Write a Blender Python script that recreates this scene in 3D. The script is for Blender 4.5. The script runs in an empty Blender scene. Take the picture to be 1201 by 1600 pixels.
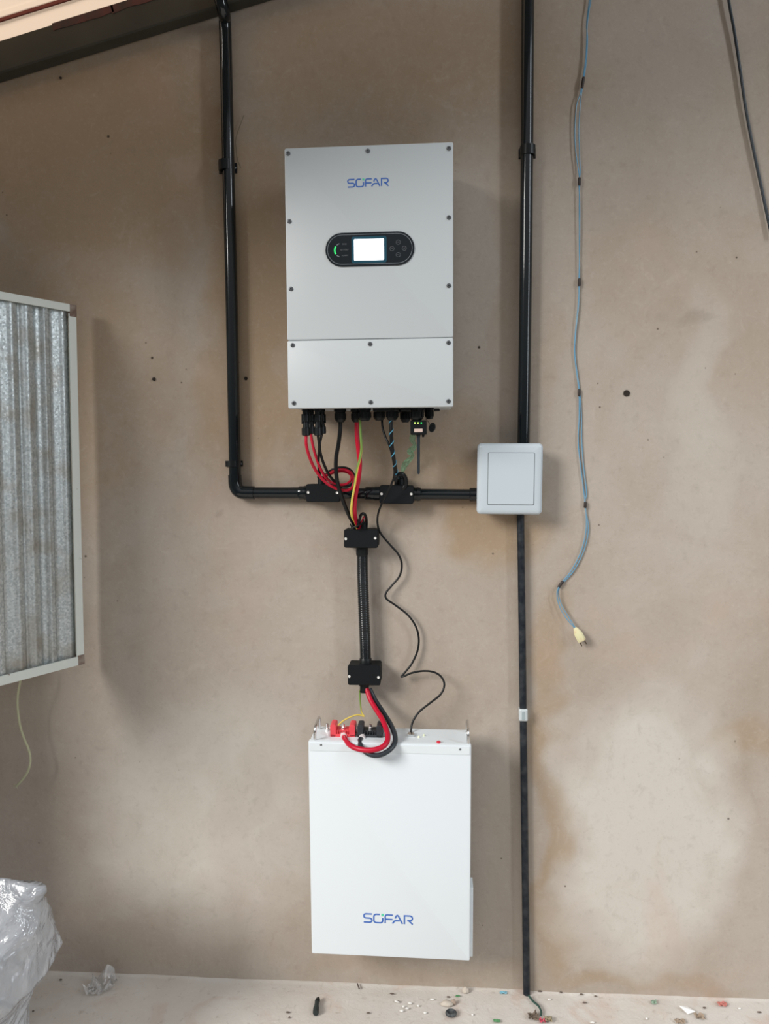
import bpy, bmesh, math, random
from mathutils import Vector, Matrix, noise
from math import sin, cos, pi, radians, sqrt

# ------------------------------------------------------------ camera, world, light
SC = bpy.context.scene
COL = SC.collection
F = 1200.0                      # focal length in pixels of the 1201 x 1600 frame
CAM = Vector((0.0, -1.70, 1.217))
PITCH, YAW, ROLL = radians(-3.894), radians(-4.384), radians(-0.715)
FWD = Vector((sin(YAW)*cos(PITCH), cos(YAW)*cos(PITCH), sin(PITCH)))
_r0 = Vector((cos(YAW), -sin(YAW), 0)); _u0 = _r0.cross(FWD)
RIGHT = cos(ROLL)*_r0 + sin(ROLL)*_u0
UP = -sin(ROLL)*_r0 + cos(ROLL)*_u0
cd = bpy.data.cameras.new('camera'); cam = bpy.data.objects.new('camera', cd); COL.objects.link(cam)
cd.sensor_fit = 'VERTICAL'; cd.sensor_height = 24.0; cd.lens = 24.0*F/1600.0
cd.clip_start = 0.02
mw = Matrix.Identity(4)
for i in range(3):
    mw[i][0] = RIGHT[i]; mw[i][1] = UP[i]; mw[i][2] = -FWD[i]; mw[i][3] = CAM[i]
cam.matrix_world = mw
SC.camera = cam

SC.view_settings.view_transform = 'Standard'; SC.view_settings.look = 'None'
SC.view_settings.gamma = 1.0; SC.view_settings.use_curve_mapping = False
SC.view_settings.exposure = 0.0

W = bpy.data.worlds.new('world'); SC.world = W; W.use_nodes = True
nt = W.node_tree; nt.nodes.clear()
tc = nt.nodes.new('ShaderNodeTexCoord'); sx = nt.nodes.new('ShaderNodeSeparateXYZ')
cr = nt.nodes.new('ShaderNodeValToRGB'); bg = nt.nodes.new('ShaderNodeBackground'); ow = nt.nodes.new('ShaderNodeOutputWorld')
mr = nt.nodes.new('ShaderNodeMapRange')
nt.links.new(tc.outputs['Generated'], sx.inputs[0]); nt.links.new(sx.outputs[2], mr.inputs[0])
mr.inputs[1].default_value = -1; mr.inputs[2].default_value = 1
nt.links.new(mr.outputs[0], cr.inputs[0]); nt.links.new(cr.outputs[0], bg.inputs[0]); nt.links.new(bg.outputs[0], ow.inputs[0])
e = cr.color_ramp.elements
e[0].position = 0.0; e[0].color = (.16, .145, .125, 1)
e[1].position = 1.0; e[1].color = (1.0, 1.0, 1.0, 1)
k = cr.color_ramp.elements.new(0.50); k.color = (.12, .115, .11, 1)
k = cr.color_ramp.elements.new(0.62); k.color = (.42, .425, .43, 1)
bg.inputs[1].default_value = 0.93

def area(name, loc, target, sx_, sy_, power, col):
    l = bpy.data.lights.new(name, 'AREA'); l.shape = 'RECTANGLE'; l.size = sx_; l.size_y = sy_
    l.energy = power; l.color = col
    o = bpy.data.objects.new(name, l); COL.objects.link(o); o.location = loc
    o.rotation_euler = (Vector(target)-Vector(loc)).to_track_quat('-Z', 'Y').to_euler()
    return o
# daylight falling in past the eave from the front left, and through the tall narrow opening on the right
area('left_open_side_daylight', (-8.2, -7.2, 6.4), (-0.1, 0.0, 0.8), 4.2, 4.0, 1420, (1.0, 0.97, 0.93))
area('right_opening_daylight', (3.0, -1.9, 2.5), (0.1, 0.0, 1.4), 0.30, 2.4, 42, (0.87, 0.94, 1.0))

# ------------------------------------------------------------ pixel -> place helpers
def ray(x, y): return (FWD + RIGHT*((x-600.5)/F) - UP*((y-800.0)/F))
def px(x, y, off=0.0):                      # point on the plane 'off' metres in front of the wall
    d = ray(x, y); t = (-off-CAM.y)/d.y
    return CAM + d*t
def pf(x, y, h=0.0):                        # point on the floor
    d = ray(x, y); t = (h-CAM.z)/d.z
    return CAM + d*t

class Frame:
    def __init__(s, O, U=(1,0,0), V=(0,0,1)):
        s.O = Vector(O); s.U = Vector(U).normalized(); s.V = Vector(V).normalized(); s.N = s.U.cross(s.V).normalized()
    def pt(s, u, v, n=0.0): return s.O + s.U*u + s.V*v + s.N*n
    def uv(s, x, y, n=0.0):
        d = ray(x, y); o = s.O + s.N*n; t = (o-CAM).dot(s.N)/d.dot(s.N); p = CAM + d*t - s.O
        return p.dot(s.U), p.dot(s.V)
WF = Frame((0,0,0))                         # wall frame: N points to the camera side
def quad_frame(q, off, tilt=0.0):
    """frame of a box front seen at the four pixels TL TR BR BL, tilted about its horizontal axis"""
    c = sum((px(x, y, off) for x, y in q), Vector())/4
    f = Frame(c, (1,0,0), (0, -sin(tilt), cos(tilt)))
    p = [f.uv(x, y) for x, y in q]
    a = math.atan2((p[1][1]-p[0][1]) + (p[2][1]-p[3][1]), (p[1][0]-p[0][0]) + (p[2][0]-p[3][0]))
    U = f.U*cos(a) + f.V*sin(a); V = f.V*cos(a) - f.U*sin(a)
    g = Frame(c, U, V)
    p = [g.uv(x, y) for x, y in q]
    w = ((p[1][0]-p[0][0]) + (p[2][0]-p[3][0]))/2; h = ((p[0][1]-p[3][1]) + (p[1][1]-p[2][1]))/2
    return g, w, h

# ------------------------------------------------------------ materials
MATS = {}
def mat(name, col=(.5,.5,.5), rough=.5, metal=0.0, emit=None, es=1.0, bump=0.0, bscale=60.0, var=0.0, vscale=8.0, col2=None,
        trans=0.0, alpha=1.0, spec=None, sheen=None, coat=0.0):
    if name in MATS: return MATS[name]
    m = bpy.data.materials.new(name); m.use_nodes = True; t = m.node_tree; b = t.nodes['Principled BSDF']
    b.inputs['Base Color'].default_value = (*col, 1); b.inputs['Roughness'].default_value = rough; b.inputs['Metallic'].default_value = metal
    if trans: b.inputs['Transmission Weight'].default_value = trans
    if alpha < 1: b.inputs['Alpha'].default_value = alpha
    if spec is not None: b.inputs['Specular IOR Level'].default_value = spec
    if coat: b.inputs['Coat Weight'].default_value = coat; b.inputs['Coat Roughness'].default_value = .15
    if emit: b.inputs['Emission Color'].default_value = (*emit, 1); b.inputs['Emission Strength'].default_value = es
    if bump or var:
        tc = t.nodes.new('ShaderNodeTexCoord')
    if var:
        n = t.nodes.new('ShaderNodeTexNoise'); n.inputs['Scale'].default_value = vscale; n.inputs['Detail'].default_value = 5
        t.links.new(tc.outputs['Object'], n.inputs['Vector'])
        mx = t.nodes.new('ShaderNodeMix'); mx.data_type = 'RGBA'
        mx.inputs[6].default_value = (*col, 1); c2 = col2 or tuple(c*.6 for c in col); mx.inputs[7].default_value = (*c2, 1)
        mm = t.nodes.new('ShaderNodeMapRange'); mm.inputs[1].default_value = .62-var*.4; mm.inputs[2].default_value = .75
        t.links.new(n.outputs[0], mm.inputs[0]); t.links.new(mm.outputs[0], mx.inputs[0]); t.links.new(mx.outputs[2], b.inputs['Base Color'])
    if bump:
        n = t.nodes.new('ShaderNodeTexNoise'); n.inputs['Scale'].default_value = bscale; n.inputs['Detail'].default_value = 4
        t.links.new(tc.outputs['Object'], n.inputs['Vector'])
        bp = t.nodes.new('ShaderNodeBump'); bp.inputs['Strength'].default_value = bump; bp.inputs['Distance'].default_value = .002
        t.links.new(n.outputs[0], bp.inputs['Height']); t.links.new(bp.outputs[0], b.inputs['Normal'])
    MATS[name] = m; return m

white = mat('white_powder_coat', (.53,.57,.59), .38, bump=.05, bscale=900)
white_b = mat('white_painted_steel', (.73,.79,.83), .36, bump=.04, bscale=900)
white_p = mat('white_plastic', (.53,.60,.65), .28)
seam_m = mat('seam_shadow_line', (.10,.12,.13), .6)
blackp = mat('black_conduit', (.005,.008,.010), .09, spec=.5)
blackp2 = mat('black_thin_pipe', (.008,.012,.018), .42, var=.5, vscale=60, col2=(.04,.045,.05), spec=.3)
blackm = mat('black_moulded_plastic', (.006,.008,.009), .36, spec=.3)
blackb = mat('black_box_plastic', (.007,.0085,.010), .55, spec=.18)
rubber = mat('black_rubber_cable', (.006,.007,.008), .36, spec=.3)
rubber2 = mat('blackish_blue_cable', (.02,.028,.036), .35)
redc = mat('red_cable', (.50,.005,.030), .38, spec=.35)
redp = mat('red_plastic', (.78,.07,.09), .4)
chrome = mat('bright_steel', (.72,.72,.72), .22, 1.0)
screwm = mat('grey_screw', (.16,.17,.18), .35, .8)
screww = mat('light_screw', (.85,.85,.82), .3, .3)
darkgap = mat('dark_recess', (.015,.015,.015), .8)
blue_ink = mat('blue_print', (.035,.13,.47), .5)
green_ink = mat('green_print', (.10,.62,.38), .5)
glass_bk = mat('black_glass', (.004,.008,.012), .12)
ringm = mat('grey_ring_print', (.20,.22,.24), .5)
greyp = mat('dim_print', (.13,.14,.15), .5)
screen_m = mat('lit_screen', (.9,.95,1), .3, emit=(.86,.94,1.0), es=1.9)
halo_m = mat('screen_glow_bezel', (.004,.03,.045), .15, emit=(.02,.18,.28), es=.18)  # the screen's glow on the glass, painted as a faintly emissive border
led_m = mat('green_led', (.05,.8,.2), .3, emit=(.02,1.0,.14), es=1.0)
led_y = mat('yellow_green_led', (.3,.8,.1), .3, emit=(.45,1.0,.12), es=2.5)

# ------------------------------------------------------------ mesh builder
class MB:
    def __init__(s): s.bm = bmesh.new(); s.mi = 0
    def v(s, p): return s.bm.verts.new(p)
    def f(s, vs):
        try:
            fc = s.bm.faces.new(vs); fc.material_index = s.mi; return fc
        except ValueError: return None
    def rings(s, rs, caps=True, closed=False):
        R = [[s.v(p) for p in r] for r in rs]; n = len(R[0])
        for a, b in zip(R, R[1:] + ([R[0]] if closed else [])):
            for i in range(n): s.f((a[i], a[(i+1) % n], b[(i+1) % n], b[i]))
        if caps and not closed:
            s.f(list(reversed(R[0]))); s.f(R[-1])
        return s
    def plate(s, fr, u, v, w, h, r, layers, seg=6):
        """stack of rounded rectangles: layers = [(inset, n), ...]"""
        rs = []
        for ins, n in layers:
            rr = max(r-ins, .0002); hw, hh = w/2-ins, h/2-ins; rr = min(rr, hw*.999, hh*.999); ring = []
            for cx, cy, a0 in ((hw-rr, hh-rr, 0), (-hw+rr, hh-rr, pi/2), (-hw+rr, -hh+rr, pi), (hw-rr, -hh+rr, 3*pi/2)):
                for k in range(seg+1):
                    a = a0 + pi/2*k/seg; ring.append(fr.pt(u+cx+rr*cos(a), v+cy+rr*sin(a), n))
            rs.append(ring)
        return s.rings(rs)
    def box(s, fr, u0, u1, v0, v1, n0, n1, b=.0008):
        return s.plate(fr, (u0+u1)/2, (v0+v1)/2, abs(u1-u0), abs(v1-v0), b, [(b, n0), (0, n0+b), (0, n1-b), (b, n1)], 2)
    def tube(s, pts, r, seg=12, caps=True):
        pts = [Vector(p) for p in pts]; n = len(pts); T = []
        for i in range(n):
            a = pts[max(i-1, 0)]; b = pts[min(i+1, n-1)]; T.append((b-a).normalized())
        x = T[0].orthogonal().normalized(); rs = []
        for i in range(n):
            x = (x - T[i]*x.dot(T[i])).normalized(); y = T[i].cross(x)
            rad = r(i/(n-1)) if callable(r) else r
            rs.append([pts[i] + x*rad*cos(2*pi*k/seg) + y*rad*sin(2*pi*k/seg) for k in range(seg)])
        return s.rings(rs, caps)
    def lathe(s, p0, p1, prof, seg=20, caps=True):
        """prof = [(t along p0-p1 in 0..1, radius)]"""
        p0, p1 = Vector(p0), Vector(p1); d = p1-p0; T = d.normalized(); x = T.orthogonal().normalized(); y = T.cross(x)
        return s.rings([[p0+d*t + x*r*cos(2*pi*k/seg) + y*r*sin(2*pi*k/seg) for k in range(seg)] for t, r in prof], caps)
    def ribbon(s, fr, pts, w, n0, n1, closed=False):
        """flat stroke along 2-D points, thickness n0..n1"""
        P = [Vector((a, b)) for a, b in pts]; m = len(P); L = []; Rr = []
        for i in range(m):
            if closed: a, b = P[i-1], P[(i+1) % m]
            else: a, b = P[max(i-1, 0)], P[min(i+1, m-1)]
            if 0 < i < m-1 or closed:
                d1 = (P[i]-a).normalized(); d2 = (b-P[i]).normalized(); d = (d1+d2)
                if d.length < 1e-4: d = d2
                d.normalize(); k = min(1/max(d.dot(d2), .5), 1.6)
            else: d = (b-a).normalized(); k = 1
            nn = Vector((-d.y, d.x))*w/2*k; L.append(P[i]+nn); Rr.append(P[i]-nn)
        s.rings([[fr.pt(l.x, l.y, n0), fr.pt(l.x, l.y, n1), fr.pt(r.x, r.y, n1), fr.pt(r.x, r.y, n0)] for l, r in zip(L, Rr)], True, closed)
        return s
    def disc(s, fr, u, v, r, n0, n1, seg=20, b=.0):
        rs = []
        for ins, n in ((b, n0), (0, n0), (0, n1-b), (b, n1)) if b else ((0, n0), (0, n1)):
            rs.append([fr.pt(u+(r-ins)*cos(2*pi*k/seg), v+(r-ins)*sin(2*pi*k/seg), n) for k in range(seg)])
        return s.rings(rs)
    def build(s, name, mats, parent=None, ang=32, base=None, smooth=True):
        bm = s.bm; bmesh.ops.recalc_face_normals(bm, faces=bm.faces)
        if smooth:
            for f in bm.faces: f.smooth = True
            for e_ in bm.edges:
                if len(e_.link_faces) == 2 and e_.calc_face_angle(0) > radians(ang): e_.smooth = False
        if parent is not None: o0 = Vector(parent['o0'])
        else:
            xs = [v.co for v in bm.verts]; lo = Vector([min(c[i] for c in xs) for i in range(3)]); hi = Vector([max(c[i] for c in xs) for i in range(3)])
            o0 = Vector(((lo.x+hi.x)/2, (lo.y+hi.y)/2, lo.z)) if base is None else Vector(base)
        bmesh.ops.translate(bm, vec=-o0, verts=bm.verts)
        me = bpy.data.meshes.new(name); bm.to_mesh(me); bm.free()
        for m in (mats if isinstance(mats, (list, tuple)) else [mats]): me.materials.append(m)
        ob = bpy.data.objects.new(name, me); COL.objects.link(ob)
        if parent is not None: ob.parent = parent
        else: ob.location = o0
        ob['o0'] = tuple(o0)
        return ob
def tag(o, label=None, cat=None, group=None, kind=None):
    if label: o['label'] = label
    if cat: o['category'] = cat
    if group: o['group'] = group
    if kind: o['kind'] = kind
    return o
def thing(name, label, cat, loc, group=None):
    o = bpy.data.objects.new(name, None); COL.objects.link(o); o.location = loc; o['o0'] = tuple(loc); o.empty_display_size = .03
    return tag(o, label, cat, group)
def smoothpath(P, n=10):
    P = [Vector(p) for p in P]; Q = [P[0]*2-P[1]] + P + [P[-1]*2-P[-2]]; out = []
    for i in range(1, len(Q)-2):
        a, b, c, d = Q[i-1], Q[i], Q[i+1], Q[i+2]
        for k in range(n):
            t = k/n; out.append(.5*((2*b) + (c-a)*t + (2*a-5*b+4*c-d)*t*t + (3*b-a-3*c+d)*t**3))
    out.append(P[-1]); return out
def path(L, n=8):                                      # list of (x, y, off)
    return smoothpath([px(*p) for p in L], n)

# ------------------------------------------------------------ structure: wall, floor, roof
S1, S2 = px(0, 131, 0), px(430, 0, 0)                  # the line where the wall meets the roof beam
slope = (S2.z-S1.z)/(S2.x-S1.x)
def ztop(x): return S1.z + slope*(x-S1.x)

# stains of the plaster, with shade beside inverter and right conduit painted in: (x, y, rx, ry, amount) in places seen in the photo, turned into wall positions
brown = [(230,900,60,300,.3),(640,930,60,60,.3),(310,420,60,180,.35),(60,560,260,330,.75),(140,230,300,240,.85),(600,120,330,160,.75),(395,420,90,280,.85),(400,620,120,160,.8),(620,720,200,110,.75),
         (760,790,90,120,.9),(800,250,45,420,.6),(905,250,120,220,.4),(1060,430,190,160,.5),(1180,170,90,160,.5),(1180,560,70,80,.5),
         (856,1250,22,330,.75),(866,1060,30,160,.75),(876,1260,30,50,.8),(866,1470,40,80,.7),(1000,1535,190,18,.7),(1165,1160,70,40,.7),
         (660,850,90,90,.45),(390,700,120,180,.45),(300,1120,90,200,.25),(960,1420,60,26,.55),(200,1490,200,40,.45),(640,1520,240,25,.55),
         (1000,720,30,110,.4),(1180,800,60,90,.3),(840,560,40,200,.5),(890,860,45,120,.45)]
pale = [(1010,1300,150,260,.9),(1060,1000,170,300,.55),(1090,700,55,330,.6),(1010,640,70,90,.35),(960,1450,120,90,.7),(420,1000,120,240,.3),
        (1150,1450,90,150,.5),(380,830,90,70,.5),(610,1000,120,150,.2),(330,1280,230,230,.75),(1110,1230,100,150,.4)]
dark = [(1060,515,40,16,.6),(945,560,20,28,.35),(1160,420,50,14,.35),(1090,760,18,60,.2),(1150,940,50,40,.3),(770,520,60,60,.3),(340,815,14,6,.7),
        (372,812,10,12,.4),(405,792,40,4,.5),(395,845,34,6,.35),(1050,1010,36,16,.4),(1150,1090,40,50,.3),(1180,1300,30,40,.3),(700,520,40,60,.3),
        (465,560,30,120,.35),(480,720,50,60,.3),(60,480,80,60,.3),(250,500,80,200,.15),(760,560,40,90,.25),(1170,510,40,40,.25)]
def build_wall():
    bm = bmesh.new(); x0, x1, nx, nz = -1.6, 1.6, 320, 280
    cl = bm.loops.layers.color.new('stain_and_shade')
    G = []; C = []
    def prep(L):
        out = []
        for x, y, rx, ry, a in L:
            p = px(x, y); out.append((p.x, p.z, rx*1.42e-3, ry*1.42e-3, a))
        return out
    B, Pp, Dk = prep(brown), prep(pale), prep(dark)
    def acc(L, x, z):
        s = 0
        for a, b, rx, ry, am in L:
            d = ((x-a)/rx)**2 + ((z-b)/ry)**2
            if d < 6: s = max(s, am*math.exp(-d*d*.55))
        return s
    for j in range(nz+1):
        row = []; crow = []
        for i in range(nx+1):
            x = x0+(x1-x0)*i/nx; zt = ztop(x)+.07; z = -.03+(zt+.03)*j/nz
            wv = noise.noise(Vector((x*1.7, z*1.7, 3)))*.0035 + noise.noise(Vector((x*6, z*6, 9)))*.0012
            row.append(bm.verts.new((x, -min(max(wv, -.002), .002)+.0015, z)))
            wx = x+.05*noise.noise(Vector((x*7, z*7, 1)))+.02*noise.noise(Vector((x*23, z*23, 1)))
            wz = z+.05*noise.noise(Vector((x*7, z*7, 5)))+.02*noise.noise(Vector((x*23, z*23, 5)))
            crow.append((acc(B, wx, wz), acc(Pp, wx, wz), acc(Dk, wx, wz), 1))
        G.append(row); C.append(crow)
    for j in range(nz):
        for i in range(nx):
            f = bm.faces.new((G[j][i], G[j][i+1], G[j+1][i+1], G[j+1][i])); f.smooth = True
            for lp, (jj, ii) in zip(f.loops, ((j, i), (j, i+1), (j+1, i+1), (j+1, i))): lp[cl] = C[jj][ii]
    # back of the wall, so that it is a solid slab
    b0 = [bm.verts.new((x, .15, z)) for x, z in ((x0, -.03), (x1, -.03), (x1, ztop(x1)+.07), (x0, ztop(x0)+.07))]
    bm.faces.new(b0)
    c_ = (G[0][0], G[0][-1], G[-1][-1], G[-1][0])
    edge = [G[0], [r[-1] for r in G], list(reversed(G[-1])), [r[0] for r in reversed(G)]]
    for k in range(4): bm.faces.new(list(reversed(edge[k])) + [b0[k], b0[(k+1) % 4]])
    me = bpy.data.meshes.new('wall_back'); bm.to_mesh(me); bm.free()
    o = bpy.data.objects.new('wall_back', me); COL.objects.link(o); o['kind'] = 'structure'
    m = bpy.data.materials.new('cement_plaster'); m.use_nodes = True; t = m.node_tree; N = t.nodes; L = t.links; b = N['Principled BSDF']
    b.inputs['Roughness'].default_value = .93; b.inputs['Specular IOR Level'].default_value = .15
    tc = N.new('ShaderNodeTexCoord'); at = N.new('ShaderNodeVertexColor'); at.layer_name = 'stain_and_shade'
    sp = N.new('ShaderNodeSeparateColor'); L.new(at.outputs[0], sp.inputs[0])
    def nz_(scale, det=6, rough=.6, dist=0.0):
        n = N.new('ShaderNodeTexNoise'); n.inputs['Scale'].default_value = scale; n.inputs['Detail'].default_value = det
        n.inputs['Roughness'].default_value = rough; n.inputs['Distortion'].default_value = dist; L.new(tc.outputs['Object'], n.inputs['Vector']); return n.outputs[0]
    def math_(op, a, b_=None, c=None):
        n = N.new('ShaderNodeMath'); n.operation = op
        for i, q in enumerate((a, b_, c)):
            if q is None: continue
            if isinstance(q, (int, float)): n.inputs[i].default_value = q
            else: L.new(q, n.inputs[i])
        return n.outputs[0]
    def mr_(a, lo, hi, o0=0, o1=1):
        n = N.new('ShaderNodeMapRange'); L.new(a, n.inputs[0]); n.inputs[1].default_value = lo; n.inputs[2].default_value = hi
        n.inputs[3].default_value = o0; n.inputs[4].default_value = o1; return n.outputs[0]
    def mix_(fac, a, b_):
        n = N.new('ShaderNodeMix'); n.data_type = 'RGBA'; L.new(fac, n.inputs[0])
        for i, q in ((6, a), (7, b_)):
            if isinstance(q, tuple): n.inputs[i].default_value = (*q, 1)
            else: L.new(q, n.inputs[i])
        return n.outputs[2]
    n1 = nz_(2.2, 7, .62, .6); n2 = nz_(9, 7, .65, .8); n3 = nz_(45, 5, .6); n4 = nz_(260, 4, .6)
    base = mix_(mr_(n1, .35, .65), (.375,.315,.26), (.43,.38,.33))
    fb = mr_(math_('ADD', math_('MULTIPLY', sp.outputs[0], math_('ADD', math_('MULTIPLY', n2, 1.0), .55)), math_('ADD', math_('MULTIPLY', n1, .1), math_('MULTIPLY', n3, .12))), .24, .80)
    base = mix_(fb, base, (.355,.265,.180))
    fp = mr_(math_('ADD', math_('MULTIPLY', sp.outputs[1], math_('ADD', n2, .6)), math_('MULTIPLY', n3, .12)), .24, .80)
    base = mix_(fp, base, (.56,.525,.475))
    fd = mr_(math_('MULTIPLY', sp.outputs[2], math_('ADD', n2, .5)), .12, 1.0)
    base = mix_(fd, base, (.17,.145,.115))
    base = mix_(mr_(n3, .55, .76, 0, .24), base, (.24,.20,.165))
    n5 = nz_(110, 5, .7); base = mix_(mr_(n5, .30, .46, .12, 0), base, (.62,.56,.49))
    n6 = nz_(19, 8, .72, 1.6); base = mix_(mr_(n6, .56, .70, 0, .18), base, (.27,.22,.175)); base = mix_(mr_(n6, .32, .44, .13, 0), base, (.60,.54,.47))
    base = mix_(mr_(n4, .60, .78, 0, .30), base, (.20,.17,.14))
    pk = nz_(3.3, 5, .6, 1.0); base = mix_(mr_(pk, .56, .72, 0, .25), base, (.50,.36,.29))
    # grimy pits
    vo = N.new('ShaderNodeTexVoronoi'); vo.inputs['Scale'].default_value = 11; L.new(tc.outputs['Object'], vo.inputs['Vector'])
    sc2 = N.new('ShaderNodeSeparateColor'); L.new(vo.outputs['Color'], sc2.inputs[0])
    vo2 = N.new('ShaderNodeTexVoronoi'); vo2.inputs['Scale'].default_value = 26; L.new(tc.outputs['Object'], vo2.inputs['Vector'])
    sc3 = N.new('ShaderNodeSeparateColor'); L.new(vo2.outputs['Color'], sc3.inputs[0])
    base = mix_(math_('MULTIPLY', mr_(vo2.outputs['Distance'], .03, .075, 1, 0), mr_(sc3.outputs[1], .86, .92)), base, (.12,.09,.07))
    pit = math_('MULTIPLY', mr_(vo.outputs['Distance'], .018, .045, 1, 0), mr_(sc2.outputs[0], .80, .84))
    base = mix_(pit, base, (.06,.045,.035))
    L.new(base, b.inputs['Base Color'])
    hgt = math_('ADD', math_('MULTIPLY', n3, .5), math_('ADD', math_('MULTIPLY', n4, .25), math_('MULTIPLY', n2, 1.2)))
    bp = N.new('ShaderNodeBump'); bp.inputs['Strength'].default_value = .35; bp.inputs['Distance'].default_value = .003
    L.new(hgt, bp.inputs['Height']); L.new(bp.outputs[0], b.inputs['Normal'])
    me.materials.append(m)
build_wall()

def build_floor():
    bm = bmesh.new(); x0, x1, y0, y1, nx, ny = -1.6, 2.2, -2.6, .02, 190, 130; G = []
    for j in range(ny+1):
        q = (j/ny)**2.2; y = y1+(y0-y1)*q; row = []
        for i in range(nx+1):
            x = x0+(x1-x0)*i/nx
            h = noise.noise(Vector((x*5, y*5, 0)))*.002 + noise.noise(Vector((x*22, y*22, 0)))*.0012
            d = -y; w = .012+.008*noise.noise(Vector((x*9, 0, 2)))
            h += max(0, 1-d/w)**2*.002 if d >= 0 else .002      # rough mortar fillet at the foot of the wall
            row.append(bm.verts.new((x, y, h-.002)))
        G.append(row)
    for j in range(ny):
        for i in range(nx):
            f = bm.faces.new((G[j][i], G[j+1][i], G[j+1][i+1], G[j][i+1])); f.smooth = True
    edge = [G[0], [r[-1] for r in G], list(reversed(G[-1])), [r[0] for r in reversed(G)]]
    b0 = [bm.verts.new(p) for p in ((x0, y1, -.1), (x1, y1, -.1), (x1, y0, -.1), (x0, y0, -.1))]
    bm.faces.new(b0)
    for k in range(4): bm.faces.new(list(reversed(edge[k])) + [b0[k], b0[(k+1) % 4]])
    bmesh.ops.recalc_face_normals(bm, faces=bm.faces)
    me = bpy.data.meshes.new('floor'); bm.to_mesh(me); bm.free(); o = bpy.data.objects.new('floor', me); COL.objects.link(o); o['kind'] = 'structure'
    m = bpy.data.materials.new('dusty_cement_floor'); m.use_nodes = True; t = m.node_tree; N = t.nodes; L = t.links; b = N['Principled BSDF']
    b.inputs['Roughness'].default_value = .9; b.inputs['Specular IOR Level'].default_value = .2
    tc = N.new('ShaderNodeTexCoord'); cols = []
    def n_(s, d=6, r=.6):
        n = N.new('ShaderNodeTexNoise'); n.inputs['Scale'].default_value = s; n.inputs['Detail'].default_value = d; n.inputs['Roughness'].default_value = r
        n.inputs['Distortion'].default_value = .6; L.new(tc.outputs['Object'], n.inputs['Vector']); return n.outputs[0]
    def mix_(a, lo, hi, mx, c1, c2):
        r = N.new('ShaderNodeMapRange'); L.new(a, r.inputs[0]); r.inputs[1].default_value = lo; r.inputs[2].default_value = hi; r.inputs[4].default_value = mx
        n = N.new('ShaderNodeMix'); n.data_type = 'RGBA'; L.new(r.outputs[0], n.inputs[0])
        for i, q in ((6, c1), (7, c2)):
            if isinstance(q, tuple): n.inputs[i].default_value = (*q, 1)
            else: L.new(q, n.inputs[i])
        return n.outputs[2]
    c = mix_(n_(5), .35, .65, 1, (.58,.53,.48), (.64,.61,.57))
    c = mix_(n_(9), .55, .7, .6, c, (.54,.40,.33))
    c = mix_(n_(60), .6, .75, .5, c, (.30,.25,.20))
    c = mix_(n_(160), .62, .72, .5, c, (.70,.67,.62))
    L.new(c, b.inputs['Base Color'])
    bp = N.new('ShaderNodeBump'); bp.inputs['Strength'].default_value = .4; bp.inputs['Distance'].default_value = .003
    L.new(n_(70), bp.inputs['Height']); L.new(bp.outputs[0], b.inputs['Normal'])
    me.materials.append(m)
build_floor()
m = MB(); m.box(WF, -1.40, -1.25, -.03, 1.88, -.01, .46, .004)
lw = m.build('added_wall_left', bpy.data.materials['cement_plaster'], smooth=False); lw['kind'] = 'structure'  # unseen stub wall, added to block ambient light from the left

# roof beam along the top of the gable wall, and the roof sheets above it
ddir = Vector((1, 0, slope)).normalized(); dn = Vector((-ddir.z, 0, ddir.x))
RF = Frame(S1, ddir, dn)                               # u along the slope, v up across it, n toward the camera
beam_m = bpy.data.materials.new('dark_beam'); beam_m.use_nodes = True  # near-black beam, mottled by noise
def beam_material():
    t = beam_m.node_tree; N = t.nodes; L = t.links; b = N['Principled BSDF']; b.inputs['Roughness'].default_value = .8
    tc = N.new('ShaderNodeTexCoord'); n = N.new('ShaderNodeTexNoise'); n.inputs['Scale'].default_value = 9; n.inputs['Detail'].default_value = 6
    L.new(tc.outputs['Object'], n.inputs['Vector'])
    mx = N.new('ShaderNodeMix'); mx.data_type = 'RGBA'; L.new(n.outputs[0], mx.inputs[0]); mx.inputs[6].default_value = (.020,.019,.013,1); mx.inputs[7].default_value = (.055,.050,.036,1)
    L.new(mx.outputs[2], b.inputs['Base Color'])
beam_material()
m = MB(); m.box(RF, -.9, 2.6, .0, .066, .0, .036, .003)
tag(m.build('trim_1', beam_m), kind='structure')
redpaint = mat('old_red_paint', (.075,.018,.014), .7, var=.5, vscale=30, col2=(.02,.015,.012))
m = MB()
for xa, xb, seed in ((84, 176, 1), (183, 260, 2), (268, 600, 3)):
    ua, ub = RF.uv(xa, 50, .037)[0], RF.uv(xb, 10, .037)[0]
    top = [(ua+(ub-ua)*k/14, .0665) for k in range(15)]
    bot = [(u, .0665-.016-.006*noise.noise(Vector((u*25, seed, 0)))) for u, _ in top]
    rs = [[RF.pt(a[0], a[1], .0355), RF.pt(a[0], a[1], .0372), RF.pt(c[0], c[1], .0372), RF.pt(c[0], c[1], .0355)] for a, c in zip(top, bot)]
    m.rings(rs)
tag(m.build('trim_2', redpaint), kind='structure')
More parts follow.
